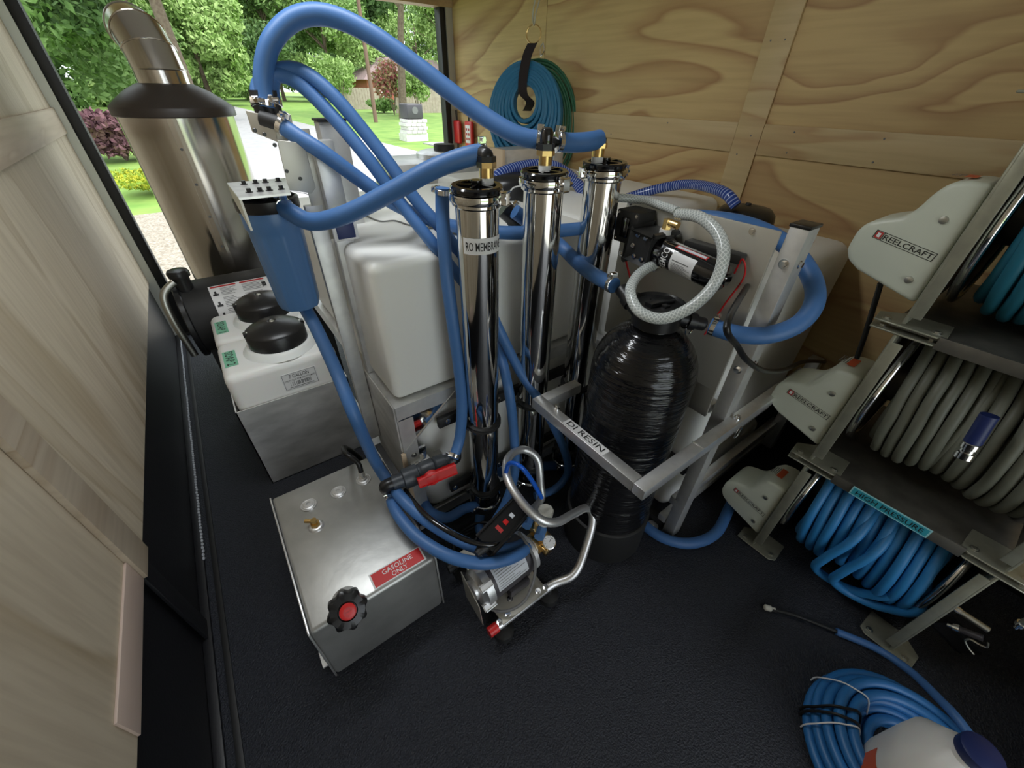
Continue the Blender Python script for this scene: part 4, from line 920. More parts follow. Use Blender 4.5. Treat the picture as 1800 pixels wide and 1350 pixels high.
# switch box
t = thing('pressure_switch', (.91, .69, .93), 'square black switch box at the left end of the pump', 'switch')
sb = O('case', box(B(), (.862, .645, .955), (.931, .715, 1.035), .004), 'blkm', t)
bm = B(); box(bm, (.856, .668, .970), (.863, .692, 1.020), .003); O('case_recess', bm, 'blkg', t)
bm = B()
for y in (.652, .708):
    for z in (.963, 1.027): hexbolt(bm, (.862, y, z), (-1, 0, 0), .0028, .002)
O('case_screw', bm, 'chrome', t)
bm = B(); cyl(bm, (.885, .68, .955), (.885, .68, .91), .010); O('cable_gland', bm, 'blk', t)
hose('pair of thin red wires below the switch box', [V((.885, .68, .912)), V((.90, .67, .87)), V((.905, .64, .82)), V((.91, .60, .77))], .0028, 'red', 'wire', n=8, cat='cable')
hose('thin red wire curling behind the pump end', [V((.92, .40, .95)), V((.90, .385, .99)), V((.915, .375, .95)), V((.928, .40, .87)), V((.925, .42, .78))], .002, 'red', 'wire', n=8, cat='cable')
# pump
pa, pb = V((.885, .655, .965)), V((.872, .385, .948)); pd = (pb - pa).normalized()
t = thing('diaphragm_pump', (.88, .52, .91), 'black diaphragm pump with white sticker on the grey panel', 'pump')
bm = B(); obox(bm, pa + pd * .045, pd, (0, 0, 1), (.07, .075, .07), .01); obox(bm, pa + pd * .012, pd, (0, 0, 1), (.02, .06, .055), .006); O('pump_head', bm, 'blkm', t)
bm = B(); lathe(bm, pa + pd * .08, pd, [(.036, 0), (.036, .02), (.033, .022), (.033, .155), (.029, .165), (.029, .178), (.012, .18), (.012, .19)], 40); O('motor_can', bm, 'blkg', t)
bm = B()
for dz, dp in ((.035, .03), (.035, .055), (-.03, .03), (-.03, .055), (.0, .02)):
    hexbolt(bm, pa + pd * dp + V((-.037, 0, dz * .8)), (-1, 0, 0), .004, .004)
O('head_bolt', bm, 'chrome', t)
def pmap(e, s0, s1, a0, a1):
    x = V((-1, 0, 0)); x = (x - pd * x.dot(pd)).normalized(); y = x.cross(pd); y = y if y.z > 0 else -y
    return lambda u, v: pa + pd * (s0 + (s1 - s0) * u) + (x * math.cos(a0 + (a1 - a0) * v) + y * math.sin(a0 + (a1 - a0) * v)) * (.033 + e)
st = O('sticker', gpatch(B(), pmap(.0006, .135, .20, math.radians(-50), math.radians(42)), 0, 0, 1, 1, 2, 12), 'white', t)
bm = B(); f_ = pmap(.0012, .135, .20, math.radians(-50), math.radians(42))
for j in range(9): gpatch(bm, f_, .1, .08 + j * .055, .9 - .12 * (j % 3), .1 + j * .055, 2, 1)
gpatch(bm, f_, .1, .62, .8, .66, 2, 1)
O('print_lines', bm, 'inkg', st)
bm = B(); gpatch(bm, pmap(.0012, .13, .215, math.radians(56), math.radians(74)), 0, 0, 1, 1, 2, 4); O('red_sticker', bm, 'redp', t)
bm = B(); gpatch(bm, pmap(.0016, .134, .211, math.radians(58), math.radians(72)), 0, .12, 1, .9, 2, 4); O('sticker_face', bm, 'silverl', t)
bm = B(); text(bm, 'REMCO', lambda u, v: pmap(.001, .108, .126, math.radians(-45), math.radians(42))(1 - v, u)); O('lettering', bm, 'white', t)
q = V((.882, .575, 1.0)); bm = B(); cyl(bm, q, q + V((0, 0, .012)), .014); O('thread_seal', bm, 'white', t)
bm = B(); cyl(bm, q + V((0, 0, .012)), q + V((0, 0, .035)), .011, n=6); cyl(bm, q + V((0, 0, .028)), q + V((0, -.03, .026)), .009); O('brass_elbow', bm, 'brass', t)
q = P(1160, 463, x=.878); bm = B(); cyl(bm, q + V((0, -.01, .03)), q, .009, n=6); O('brass_elbow', bm, 'brass', t)
bm = B(); cyl(bm, (.885, .565, 1.0), (.885, .565, .955), .012); obox(bm, (.915, .46, .985), (0, 1, 0), (0, 0, 1), (.14, .02, .03), .003); O('mounting_foot', bm, 'blkm', t)

hose('black cable running down the post and along the bracket to the reels', [V((.925, .365, .93)), (1278, 570, Y(.285)), (1296, 608, Y(.28)), (1315, 635, Y(.27)), (1345, 652, Y(.27)), (1380, 650, Y(.28)), (1412, 636, Y(.30)), (1450, 636, Y(.30)), (1500, 642, Y(.30))], .0065, 'blk', 'cable', n=10, cat='cable')
hose('black power cable dropping from the top reel motor', [(1548, 498, X(1.21)), (1540, 525, X(1.22)), (1520, 590, X(1.25)), (1503, 640, X(1.27)), (1495, 680, X(1.29))], .006, 'blk', 'cable', n=10, cat='cable')

# ================================================================ BOOSTER PUMP ON CART
t = thing('pump_cart', (.35, .45, 0), 'small pump cart of bent aluminium tube with red end cap and rubber feet', 'cart')
rz = .075
r0, r1 = P(866, 1108, z=rz), P(975, 1038, z=rz)
yr = .397; r0 = V((r0.x, yr, rz)); r1 = V((r1.x, yr, rz))
hp = [r0, V((.34, yr, rz)), r1, P(1010, 1008, z=.10), P(1032, 955, z=.15), P(1042, 912, z=.20), P(1032, 893, z=.235), P(1008, 903, z=.27), P(978, 918, z=.30), P(948, 912, z=.33), P(915, 880, z=.36), P(892, 840, z=.38), P(893, 806, z=.38), P(918, 790, z=.37), P(944, 806, z=.34), P(950, 850, z=.26), P(950, 880, z=.20), V((.52, .62, .10)), V((.49, .62, rz)), V((.24, .62, rz))]
O('tube_frame', tube(B(), hp, .0125, 16, 7), 'alub', t)
O('end_cap', cyl(B(), r0 + V((-.012, 0, 0)), r0 + V((.016, 0, 0)), .0145, n=12), 'red', t, label='red rubber tip')
O('end_cap', cyl(B(), V((.23, .62, rz)), V((.256, .62, rz)), .0145, n=12), 'blkm', t)
pl = O('base_plate', box(B(), (.275, .385, rz + .013), (.435, .64, rz + .018), .001), 'frost', t)
bm = B()
for x, y in ((.30, .40), (.41, .40), (.33, .43), (.39, .46), (.41, .48), (.31, .47), (.435, .397), (.27, .397)): hexbolt(bm, (x, y, rz + .018), (0, 0, 1), .006, .007)
O('plate_bolt', bm, 'chrome', pl)
for x, y in ((.285, .397), (.455, .397), (.28, .62), (.46, .62)):
    bm = B(); lathe(bm, (x, y, 0), (0, 0, 1), [(.026, 0), (.030, .004), (.030, .028), (.016, .034), (.008, .036), (.008, rz - .012)], 28); O('rubber_foot', bm, 'blkm', t)
ma, mb_ = P(822, 1034, z=.165), P(942, 985, z=.165); ma = V((.245, .485, .160)); mb_ = V((.455, .495, .160)); md = (mb_ - ma).normalized(); Lm = (mb_ - ma).length
t = thing('booster_pump', (.35, .49, rz + .018), 'grey electric motor pump with silver rating label and brass pump head', 'pump')
bm = B(); lathe(bm, ma, md, [(.050, .03), (.058, .034), (.058, Lm - .03), (.05, Lm - .024)], 48); O('motor_can', bm, 'motor', t)
bm = B(); lathe(bm, ma, md, [(.020, -.01), (.028, -.008), (.028, .0), (.045, .002), (.052, .010), (.060, .014), (.060, .036)], 40)
for k in range(4):
    a = k * 1.5708 + .6; n = V((0, math.cos(a), math.sin(a))); obox(bm, ma + md * .02 + n * .058, md, n, (.03, .016, .014), .003)
O('end_bell', bm, 'alub', t)
bm = B(); lathe(bm, ma + md * (Lm - .03), md, [(.060, 0), (.060, .014), (.045, .022), (.03, .03), (.03, .045)], 40); O('end_bell', bm, 'alub', t)
bm = B(); prism(bm, [ma + md * (-.012) + V((0, .05, .03)), ma + md * (-.012) + V((0, -.045, -.01)), ma + md * (-.012) + V((0, -.06, -.09)), ma + md * (-.012) + V((0, .03, -.08))], (.002, 0, 0)); O('end_shield', bm, 'frost', t)
def mm(e, s0=.05, s1=.155, a0=math.radians(14), a1=math.radians(100)):
    return lambda u, v: ma + md * (s0 + (s1 - s0) * u) + V((0, -math.cos(a0 + (a1 - a0) * v), math.sin(a0 + (a1 - a0) * v))) * (.058 + e)
st = O('rating_label', gpatch(B(), mm(.0007), 0, 0, 1, 1, 2, 12), 'silverl', t)
bm = B()
for j in range(11): gpatch(bm, mm(.0013), .06, .08 + j * .08, .94 - .2 * (j % 3), .095 + j * .08, 2, 1)
O('print_lines', bm, 'inkg', st)
bm = B(); box(bm, (.29, .45, rz + .018), (.42, .54, rz + .05), .004); box(bm, (.33, .425, .10), (.40, .45, .135), .006); O('motor_foot', bm, 'motor', t)
pc = P(935, 938, z=.165)
bm = B(); lathe(bm, mb_ - md * .0, md, [(.028, 0), (.034, .004), (.034, .03), (.026, .034), (.026, .055)], 8); obox(bm, mb_ + md * .035 + V((0, .0, .03)), md, (0, 1, 0), (.035, .07, .035), .005); obox(bm, mb_ + md * .03 + V((.0, -.035, .005)), md, (0, 1, 0), (.03, .03, .03), .004); O('brass_head', bm, 'brass', t)
for px, py, z in ((947, 945, .215), (925, 925, .22)):
    q = P(px, py, z=z); bm = B(); cyl(bm, q, q + V((.03, .02, -.004)), .015, n=8); O('hose_union', bm, 'housing', t)
gq = P(965, 953, z=.20); gd = V((-.15, -.45, .88)).normalized()
bm = B(); lathe(bm, gq - gd * .012, gd, [(.016, 0), (.0195, .002), (.0205, .010), (.0205, .016), (.0185, .017)], 32); cyl(bm, gq - gd * .012, mb_ + md * .05, .006); gg = O('pressure_gauge', bm, 'chrome', t)
bm = B(); lathe(bm, gq + gd * .0045, gd, [(.0182, 0), (.0182, .0006)], 32); O('dial', bm, 'white', gg)
bm = B(); u, v = frame(gd)
bar(bm, gq + gd * .0056, gq + gd * .0056 + (u * .7 + v * .7) * .013, .0012, .0005, up=gd)
for k in range(9):
    a = -.6 + k * .55; n = u * math.cos(a) + v * math.sin(a); bar(bm, gq + gd * .0055 + n * .0125, gq + gd * .0055 + n * .016, .001, .0005, up=gd)
O('needle', bm, 'ink', gg)
kq = P(958, 905, z=.255); kd = V((.10, .0, 1)).normalized()
bm = B(); u, v = frame(kd); rings = []
for r_, h_ in ((.017, -.034), (.022, -.03), (.0225, .022), (.019, .026), (.004, .026)):
    rings.append([bm.verts.new(kq + kd * h_ + (u * math.cos(i / 32 * 6.2832) + v * math.sin(i / 32 * 6.2832)) * r_ * (1 + (.05 if i % 4 < 2 and h_ > -.03 else 0))) for i in range(32)])
for a, b in zip(rings, rings[1:]):
    for i in range(32): bm.faces.new((a[i], a[(i + 1) % 32], b[(i + 1) % 32], b[i]))
bm.faces.new(rings[0][::-1]); bm.faces.new(rings[-1]); O('regulator_knob', bm, 'knob', t, label='ribbed white regulator knob')
bm = B(); cyl(bm, kq - kd * .03, mb_ + md * .035 + V((0, 0, .03)), .012); O('regulator_stem', bm, 'brass', t)
hose('grey motor wire looping in front of the pump plate', [(842, 1048, Z(.13)), (850, 1064, Z(.12)), (885, 1075, Z(.12)), (920, 1058, Z(.13)), (938, 1020, Z(.16)), (940, 985, Z(.20)), (925, 955, Z(.23)), (912, 935, Z(.24))], .0042, 'inkg', 'wire', n=8, cat='cable')
# plug
g0, g1 = P(853, 958, z=.30), P(912, 895, z=.30); gd_ = (g1 - g0).normalized()
t = thing('breaker_plug', (g0 + g1) / 2 - V((0, 0, .02)), 'black in-line breaker plug with red test button above the pump', 'plug')
up = V((-.25, -.35, .9)).normalized(); up = (up - gd_ * up.dot(gd_)).normalized()
bm = B(); obox(bm, (g0 + g1) / 2, gd_, up, ((g1 - g0).length, .040, .054), .007, 3); O('case', bm, 'blk', t)
bm = B(); cyl(bm, g0 - gd_ * .035, g0 + gd_ * .004, .009, .020); O('strain_relief', bm, 'blkm', t)
sdv = gd_.cross(up)
fo_ = (g0 + g1) / 2 + up * .0205
bm = B(); obox(bm, fo_ + gd_ * .005, gd_, up, (.012, .003, .012), .001); O('test_button', bm, 'red', t)
bm = B(); obox(bm, fo_ + gd_ * .032, gd_, up, (.010, .003, .012), .001); O('reset_button', bm, 'silverl', t)
bm = B(); obox(bm, fo_ - gd_ * .022, gd_, up, (.012, .001, .022)); O('red_print', bm, 'redp', t)
hose('glossy black cable following the pump hoses to the plug', [(712, 862, Z(.33)), (745, 902, Z(.345)), (785, 932, Z(.34)), (830, 953, Z(.325)), (870, 957, Z(.31)), (893, 943, Z(.29)), (900, 925, Z(.27))], .0075, 'blkg', 'cable', n=10, cat='cable')
# coiled cable on the floor behind
bm = B()
for k in range(5):
    cc = V((.335 + .006 * k, .66 - .004 * k, .012 + .013 * k)); rr_ = .085 - .006 * (k % 2)
    tube(bm, [cc + V((rr_ * math.cos(a), rr_ * .9 * math.sin(a), .002 * math.sin(3 * a))) for a in [i / 16 * 6.2832 for i in range(16)]], .0055, 8, 3, closed=True)
tag(O('power_cord', bm, 'blk'), 'coiled black power cord on the floor behind the pump', 'cable')

# ================================================================ HOSE REELS
RX = 1.15; RYA, RYB = -.285, .115
def reel(z0, hm, hr, hlabel, rlabel, clabel, reelidx):
    t = thing('hose_reel', (1.38, -.085, z0), rlabel, 'reel', 'stacked steel hose reels')
    H = .43; cx, cz = 1.40, z0 + .225
    # base plate and top plate
    if reelidx: O('base_plate', box(B(), (RX + .005, RYA - .02, z0), (1.64, RYB + .02, z0 + .005), .001), 'reel', t)
    for y, s in ((RYB, 1), (RYA, -1)):
        up_ = B(); box(up_, (RX + .002, y - .004, z0 + .012), (RX + .042, y + .004, z0 + H - .012), .0035); box(up_, (RX + .002, y - .022 if s > 0 else y, z0 + .03), (RX + .007, y if s > 0 else y + .022, z0 + H - .03), .002)
        O('side_frame', up_, 'reelp', t)
        bm = B(); box(bm, (RX + .04, y - .003, z0 + .02), (1.60, y + .003, z0 + H - .02), .001); O('side_web', bm, 'reel', t)
        for zz, sz in ((z0 + .006, 1), (z0 + H - .006, -1)):
            bm = B(); prism(bm, [(RX - .004, y, zz), (RX - .004, y + s * .05, zz), (RX + .05, y + s * .055, zz), (RX + .09, y + s * .01, zz), (RX + .09, y - s * .07, zz), (RX + .01, y - s * .075, zz), (RX - .004, y - s * .06, zz)], (0, 0, .004 * sz), .0012, 1)
            fl_ = O('foot_flange', bm, 'reelp', t)
            bm = B(); hexbolt(bm, (RX + .015, y + s * .032, zz + (.004 if sz > 0 else .0)), (0, 0, 1), .006, .004); hexbolt(bm, (RX + .02, y - s * .055, zz + (.004 if sz > 0 else 0)), (0, 0, 1), .006, .004); O('flange_bolt', bm, 'galv', fl_)
        # spool disc rim
        bm = B(); yy = y - s * .030; tube(bm, [V((cx + .215 * math.cos(a), yy, cz + .195 * math.sin(a))) for a in [i / 32 * 6.2832 for i in range(32)]], .0095, 10, 2, closed=True); O('disc_rim', bm, 'chrome', t)
        bm = B(); lathe(bm, (cx, yy - .001, cz), (0, 1, 0), [(.19, 0), (.19, .003)], 48); O('spool_disc', bm, 'reel', t)
    bm = B(); cyl(bm, (cx, RYA + .03, cz), (cx, RYB - .03, cz), .07, n=32); O('drum', bm, 'reel', t)
    # motor cover on the far side of the left plate
    yo = RYB + .006
    prof = [(yo, .055), (yo, .288), (yo + .030, .290), (yo + .056, .284), (yo + .072, .262), (yo + .082, .232), (yo + .096, .212), (yo + .125, .203), (yo + .148, .192), (yo + .160, .172), (yo + .162, .130), (yo + .150, .108), (yo + .125, .092)]
    bm = prism(B(), [(RX + .012, a, z0 + b) for a, b in prof], (.13, 0, 0), .010, 3); mc = O('motor_cover', bm, 'cover', t, label='pale moulded motor cover')
    bm = B()
    for a, b in ((yo + .035, .22), (yo + .03, .10)): lathe(bm, (RX + .012, a, z0 + b), (-1, 0, 0), [(.0075, 0), (.007, .003), (.004, .004)], 14)
    O('cover_screw', bm, 'galv', mc)
    oo = V((RX + .0118, yo + .128, z0 + .165)); uu = V((0, -.113, -.022)); vv_ = V((0, -.003, .017)) 
    fn = flat(oo, uu, vv_, (-1, 0, 0), .0006)
    lb = B()
    for q in ((0, 0, 1, .06), (0, .94, 1, 1), (0, 0, .012, 1), (.988, 0, 1, 1), (.135, 0, .145, 1)): patch(lb, fn, *q)
    text(lb, 'REELCRAFT', sub(fn, .16, .2, .97, .8)); O('brand_lettering', lb, 'ink', mc)
    bm = B(); patch(bm, flat(oo, uu, vv_, (-1, 0, 0), .0008), .02, .1, .125, .9); O('brand_mark', bm, 'redp', mc)
    bm = B(); f2 = flat(oo, uu, vv_, (-1, 0, 0), .0011); patch(bm, f2, .045, .25, .10, .75); O('brand_mark_centre', bm, 'white', mc)
    bm = B(); f3 = flat((RX + .05, yo + .05, z0 + .2906), (.05, 0, 0), (0, -.018, 0), (0, 0, 1), .0006); patch(bm, f3); O('red_sticker', bm, 'orange', mc)
    bm = B(); f3 = flat((RX + .05, yo + .052, z0 + .2906), (.05, 0, 0), (0, .02, 0), (0, 0, 1), .0006)
    for j in range(4): patch(bm, f3, .05, j * .25, .9, j * .25 + .1)
    O('print_lines', bm, 'inkg', mc)
    bm = B(); lathe(bm, (RX + .09, yo + .12, z0 + .085), (0, 0, 1), [(.016, 0), (.016, .03)], 16) ; O('cable_gland', bm, 'blk', mc)
    # wound hose
    rnd = random.Random(reelidx * 11 + 3)
    W0, W1 = RYA + .055, RYB - .055; n_ = int((W1 - W0) / (2 * hr)); pts = []
    for layer in range(2):
        Rr = (.232 - hr) - (1 - layer) * 1.7 * hr if reelidx != 1 else (.222 - hr) - (1 - layer) * 1.7 * hr
        k0 = len(pts)
        tot = n_ * 20
        for i in range(tot):
            a = i / 20 * 6.2832; f = i / tot; yy = W0 + (W1 - W0) * (f if layer == 0 else 1 - f) + rnd.uniform(-.0015, .0015)
            bulge = (1 + .05 * math.sin(3.1 * f * 3.14) * layer) + (.03 * math.sin(a * .5 + layer))
            zs_ = .84 + .16 * (layer == 1 and reelidx == 0)
            pts.append(V((cx + Rr * bulge * math.cos(a), yy + .022 * math.sin(a + .6) * (1 if layer else .4), cz - .004 + Rr * .86 * bulge * math.sin(a))))
    o = tag(O('wound_hose', tube(B(), pts, hr, 10, 2), hm), hlabel, 'hose', 'hoses wound on the reels')
    return t
reel(0, 'blueh', .0125, 'bright blue hose wound on the bottom reel', 'bottom steel hose reel with pale motor cover', '', 0)
r2 = reel(.432, 'gray', .0115, 'grey olive hose wound on the middle reel', 'middle steel hose reel with pale motor cover', '', 1)
reel(.864, 'teal', .0125, 'teal blue hose wound on the top reel', 'top steel hose reel with pale motor cover, under the plywood wall', '', 2)
# slack loops of the bottom reel
for k, (dy, lab_) in enumerate(((0, 'slack loop of bright blue hose sagging under the bottom reel winding, left one'), (-.05, 'slack loop of bright blue hose sagging under the bottom reel winding, right one'))):
    hose(lab_, [V((1.30, -.06 + dy, .38)), V((1.18, -.07 + dy, .28)), V((1.155, -.05 + dy, .16)), V((1.17, -.05 + dy, .085)), V((1.20, -.11 + dy, .055)), V((1.20, -.17 + dy, .09)), V((1.19, -.21 + dy, .17)), V((1.25, -.20 + dy * .3, .27))], .0125, 'blueh', n=10)
# label HIGH PRESSURE on the shelf lip
o0 = V((RX - .0045, .005, .418)); st = B(); prism(st, [o0, o0 + V((0, -.165, 0)), o0 + V((0, -.165, .028)), o0 + V((0, 0, .028))], (-.0015, 0, 0)); 
sl = O('shelf_lip', box(B(), (RX - .003, -.22, .416), (RX + .004, .05, .446), .001), 'reel', r2)
nl = O('name_label', st, 'cyanl', r2)
fn = flat(o0 + V((-.0016, 0, 0)), (0, -.165, 0), (0, 0, .028), (-1, 0, 0), .0004); O('label_field', patch(B(), fn, .02, .1, .98, .9), 'cyan', nl)
fn = flat(o0 + V((-.0016, 0, 0)), (0, -.165, 0), (0, 0, .028), (-1, 0, 0), .0009); O('lettering', text(B(), 'HIGH PRESSURE', sub(fn, .07, .25, .93, .75)), 'ink', nl)
sl = O('shelf_lip', box(B(), (RX - .003, -.22, .848), (RX + .004, .05, .876), .001), 'reel', r2)
# coupler of the grey hose
ca, cb_ = P(1740, 730, x=1.13), P(1692, 805, x=1.12)
t = thing('hose_coupler', cb_, 'chrome coupler on a navy sleeve hanging in front of the grey hose', 'coupler'); dd = (cb_ - ca).normalized(); Lc = (cb_ - ca).length
O('sleeve', cyl(B(), ca, ca + dd * Lc * .62, .014), 'navy', t)
O('coupling', lathe(B(), ca + dd * Lc * .6, dd, [(.011, 0), (.015, .004), (.015, .016), (.0125, .018), (.0125, .024), (.016, .026), (.016, Lc * .4 - .002), (.010, Lc * .4)], 20), 'chrome', t)

# ================================================================ FLOOR COIL, WHIP HOSE, JUG, GUNS
cc = V((.872, -.385, 0)); bm = B(); rnd = random.Random(4)
for k, (rr_, z) in enumerate([(.186 - .0225 * i, .013) for i in range(5)] + [(.176 - .0225 * i, .036 + .003 * i) for i in range(5)] + [(.160 - .0225 * i, .060) for i in range(3)] + [(.150 - .0225 * i, .080) for i in range(2)]):
    oz, ox, oy = rnd.uniform(0, 6.28), rnd.uniform(-.006, .006), rnd.uniform(-.006, .006)
    tube(bm, [cc + V((ox + rr_ * math.cos(a), oy + rr_ * math.sin(a), z + .002 * math.sin(2 * a + oz))) for a in [i / 24 * 6.2832 for i in range(24)]], .0118, 10, 2, closed=True)
co = tag(O('coiled_hose', bm, 'coilb'), 'flat coil of dark blue hose on the floor, tied with cords', 'hose')
for (oa, ob), (ia, ib), m_, rr2, nm in (((1404, 1228), (1532, 1288), 'blk', .0035, 'black_tie'), ((1406, 1238), (1528, 1300), 'blk', .0035, 'black_tie'), ((1447, 1193), (1546, 1276), 'white', .0018, 'white_tie'), ((1402, 1260), (1450, 1264), 'white', .0018, 'white_tie')):
    d1 = (P(oa, ob, z=.05) - cc); d1.z = 0; d1.normalize(); d2 = (P(ia, ib, z=.06) - cc); L2 = V((d2.x, d2.y, 0)).length; d2.z = 0; d2.normalize(); dm = ((d1 + d2) / 2).normalized()
    bm = B(); tube(bm, [cc + d1 * .202 + V((0, 0, .006)), cc + d1 * .201 + V((0, 0, .03)), cc + d1 * .190 + V((0, 0, .056)), cc + d1.lerp(dm, .5) * .168 + V((0, 0, .085)), cc + dm * .145 + V((0, 0, .097)), cc + d2 * .118 + V((0, 0, .096)), cc + d2 * .098 + V((0, 0, .05))], rr2, 6, 4); O(nm, bm, m_, co)
wp = [P(1392, 1080, z=.02), P(1430, 1094, z=.015), P(1470, 1110, z=.015), P(1540, 1140, z=.02), P(1600, 1180, z=.05), P(1650, 1228, z=.09), P(1690, 1272, z=.11), V((.965, -.50, .10))]
t = thing('whip_hose', wp[0], 'blue whip hose with black lead and silver tip reaching across the floor', 'hose')
O('sleeve', tube(B(), wp[2:], .0105, 12, 8), 'blue', t)
O('black_lead', tube(B(), [P(1350, 1070, z=.012)] + wp[:3], .0055, 10, 6), 'blkm', t)
q = P(1347, 1068, z=.012); dv = (wp[0] - q).normalized(); O('silver_tip', lathe(B(), q - dv * .006, dv, [(.006, 0), (.009, .003), (.009, .018), (.006, .021), (.006, .03)], 14), 'knob', t)
# jug
jc = V((.805, -.385, .0)); t = thing('detergent_jug', jc, 'white plastic jug with navy cap and orange label inside the coil', 'jug')
bm = B(); n = 40; rings = []
def jr(a, rx, ry, p=3.0):
    c, s = math.cos(a), math.sin(a); k = (abs(c) ** p + abs(s) ** p) ** (-1 / p); return rx * c * k, ry * s * k
jh = .02
for rx, ry, z, ox in ((.075, .070, 0, 0), (.082, .078, .008, 0), (.084, .080, .15, 0), (.080, .074, .19, .004), (.066, .060, .222, .004), (.045, .042, .245, .010), (.028, .028, .258, .012), (.024, .024, .285, .012)):
    rings.append([bm.verts.new(jc + V((ox + jr(i / n * 6.2832, rx, ry, 3 if z < .2 else 2.2)[0], ox * .8 + jr(i / n * 6.2832, rx, ry, 3 if z < .2 else 2.2)[1], z + jh))) for i in range(n)])
for a, b in zip(rings, rings[1:]):
    for i in range(n): bm.faces.new((a[i], a[(i + 1) % n], b[(i + 1) % n], b[i]))
bm.faces.new(rings[0][::-1]); bm.faces.new(rings[-1]); O('body', bm, 'polyw', t)
bm = B(); tube(bm, [jc + V((-.01, -.012, .245 + jh)), jc + V((-.045, -.035, .235 + jh)), jc + V((-.068, -.045, .19 + jh)), jc + V((-.072, -.045, .12 + jh))], .011, 12, 6); O('handle', bm, 'polyw', t)
bm = B(); lathe(bm, jc + V((.012, .009, .270 + jh)), (0, 0, 1), [(.030, 0), (.031, .003), (.031, .022), (.027, .025)], 32); O('cap', bm, 'navy', t)
bm = B(); a_ = [i / 12 * 2.4 + 1.8 for i in range(13)]
g = [[bm.verts.new(jc + V((jr(a, .0845, .0805)[0], jr(a, .0845, .0805)[1], z + jh))) for z in (.03, .12)] for a in a_]
for a, b in zip(g, g[1:]): bm.faces.new((a[0], b[0], b[1], a[1]))
O('wrap_label', bm, 'orange', t, label='orange wraparound label')
# guns / lances at the dark right edge
def lance(label, a, b, extra=0, m1='galv'):
    d = (b - a).normalized(); L = (b - a).length; t = thing('spray_lance', a, label, 'tool')
    O('barrel', cyl(B(), a + d * L * .28, b, .0085, n=14), m1, t)
    O('nozzle', lathe(B(), a, d, [(.005, 0), (.005, .014), (.011, .015), (.011, .022), (.006, .023), (.006, L * .16), (.010, L * .165), (.010, L * .3)], 14), 'chrome', t)
lance('steel spray lance with chrome nozzle below the shelf at the right edge', P(1667, 1062, x=1.26), P(1738, 1108, x=1.26))
lance('dark spray lance lying below the steel lance', P(1665, 1098, x=1.22), P(1728, 1122, x=1.22), m1='motor')
lance('second steel lance end cut by the right picture edge', P(1786, 1104, x=1.2), P(1830, 1080, x=1.2))
hose('bent wire hook hanging in the dark below the lances', [(1712, 1150, X(1.2)), (1702, 1138, X(1.2)), (1697, 1126, X(1.2)), (1706, 1124, X(1.2)), (1720, 1132, X(1.2)), (1735, 1138, X(1.2)), (1737, 1130, X(1.2))], .0022, 'galv', 'wire_hook', n=6, cat='hook')
t = thing('trigger_grip', P(1680, 1130, x=1.25), 'black spray gun grip below the bottom reel', 'tool')
q = P(1675, 1112, x=1.26); O('grip', obox(B(), q, (.3, -.6, -.5), (0, 0, 1), (.11, .035, .03), .008), 'blk', t)
bm = B(); box(bm, (1.0, -1.0, 0), (1.5, -.62, .30), .01)
cs = thing('tool_case', (1.25, -.8, 0), 'black hard case in the dark bottom right corner', 'case'); O('shell', bm, 'blkm', cs)

# ================================================================ HANGING COILS, STRAP, RED TAGS
ctr = P(922, 180, x=1.47); nrm = V((-.78, -.62, .10)).normalized(); uu = V((0, 0, 1)); uu = (uu - nrm * uu.dot(nrm)).normalized(); vv_ = nrm.cross(uu)
def hang(c, rmin, rmax, nr, depthn, r, m, label, ex=1.0, name='hanging_hose', seed=1):
    bm = B(); rnd = random.Random(seed)
    for j in range(depthn):
        for i in range(nr):
            R_ = rmin + (rmax - rmin) * i / max(nr - 1, 1); sag = rnd.uniform(-.005, .005)
            cc_ = c + nrm * (-(j) * r * 1.9) - uu * (.42 * (R_ - rmin)) + vv_ * sag * .5
            tube(bm, [cc_ + uu * math.cos(a) * R_ * ex + vv_ * math.sin(a) * R_ * .84 + nrm * rnd.uniform(-.003, .003) for a in [k / 20 * 6.2832 for k in range(20)]], r, 8, 2, closed=True)
    return tag(O(name, bm, m), label, 'hose')
ch = hang(ctr, .078, .215, 8, 4, .0098, 'airb', 'thick hanging coil of teal blue hose on the plywood wall')
c2 = ctr - nrm * .085 - vv_ * .05 - uu * .075
c2.x = min(c2.x, 1.55)
gh = hang(c2, .17, .262, 6, 2, .0065, 'green', 'hanging coil of dark green hose behind the blue coil', ex=1.12, seed=5)
rc = P(938, 60, x=1.50)
t = thing('hook_chain', rc + V((0, 0, .04)), 'steel snap hook and ring hanging above the hose coil', 'hook')
bm = B(); tube(bm, [rc + uu * .034 * math.cos(a) + vv_ * .034 * math.sin(a) for a in [k / 16 * 6.2832 for k in range(16)]], .0028, 8, 2, closed=True); O('ring', bm, 'brass', t)
bm = B(); q = P(944, 22, x=1.50); lx = [rc + V((0, 0, .03)), rc + V((0, .012, .07)), q + V((0, .015, .05)), q + V((0, .0, .10)), q + V((0, -.016, .05)), rc + V((0, -.010, .07))]
tube(bm, lx, .0032, 8, 4, closed=True); tube(bm, [q + V((0, 0, .09)), q + V((.01, 0, .14)), q + V((.0, .0, .30)), V((q.x, q.y, ZC - .005))], .003, 8, 3); O('snap_hook', bm, 'galv', t)
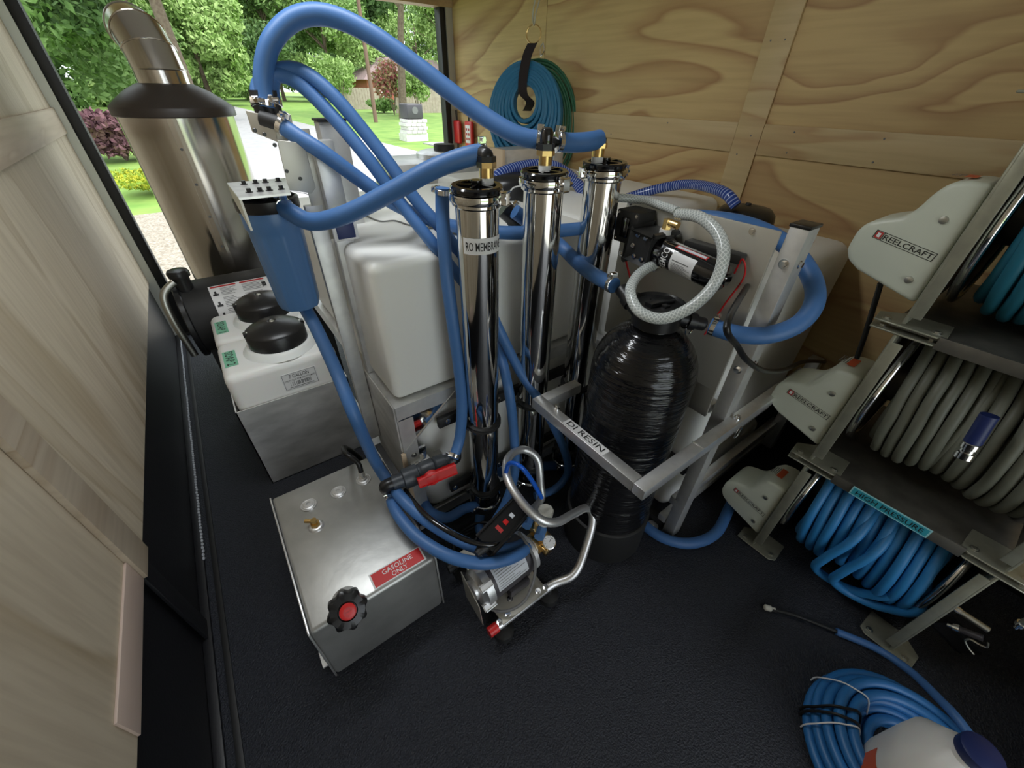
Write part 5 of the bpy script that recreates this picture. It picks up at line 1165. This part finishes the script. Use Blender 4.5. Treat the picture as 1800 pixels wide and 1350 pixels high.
s_ = [P(936, 76, x=1.47), P(926, 100, x=1.46), P(919, 140, x=1.455), P(920, 165, x=1.46), P(932, 180, x=1.50), P(926, 195, x=1.56)]
bm = B(); cs_ = smooth(s_, 5)
wv = vv_ * .022
prevv = None
for p in cs_:
    ring = [bm.verts.new(p + wv - nrm * .002), bm.verts.new(p - wv - nrm * .002), bm.verts.new(p - wv + nrm * .002), bm.verts.new(p + wv + nrm * .002)]
    if prevv:
        for i in range(4): bm.faces.new((prevv[i], prevv[(i + 1) % 4], ring[(i + 1) % 4], ring[i]))
    else: bm.faces.new(ring)
    prevv = ring
bm.faces.new(prevv[::-1]); tag(O('hanging_strap', bm, 'strap'), 'black webbing strap looped through the hanging hose coil', 'strap')
bm = B(); q = P(955, 75, x=1.63)
tube(bm, [q, q + V((0, -.01, -.03)), q + V((0, .015, -.05)), q + V((0, .02, -.02)), q + V((0, 0, 0))], .003, 6, 4)
tag(O('wall_clip', bm, 'chrome'), 'chrome snap clip on the wall behind the strap', 'hook')
for i, (px, py, lb) in enumerate(((804, 232, 'red tag device hanging on the wall left of the other'), (825, 236, 'red and white keypad tag hanging beside the blue coil'))):
    q = P(px, py, x=1.655); t = thing('hanging_tag', q - V((0, 0, .06)), lb, 'tag'); f = V((0, -.045, 0))
    O('case', obox(B(), q, (0, 1, 0), (0, 0, 1), (.095, .14 + .01 * i, .022), .01, 3), 'red', t)
    O('lanyard', tube(B(), [q + V((-.0, .0, .05)), q + V((0, .01, .12)), q + V((0, -.005, .12)), q + V((0, -.002, .05))], .003, 6, 4), 'blk', t)
    O('cord', tube(B(), [q + V((0, 0, -.05)), q + V((0, .005, -.15)), q + V((0, 0, -.28))], .004, 6, 4), 'wood' if i else 'blk', t)
    if i:
        bm = B(); obox(bm, q + V((-.0115, 0, 0)), (0, 1, 0), (0, 0, 1), (.062, .105, .002), .0005); fc = O('face_plate', bm, 'white', t)
        bm = B()
        for a in (-1, 1):
            for b in (-1, 0, 1): obox(bm, q + V((-.013, a * .014, b * .028)), (0, 1, 0), (0, 0, 1), (.014, .014, .002))
        O('keypad', bm, 'redp', fc)
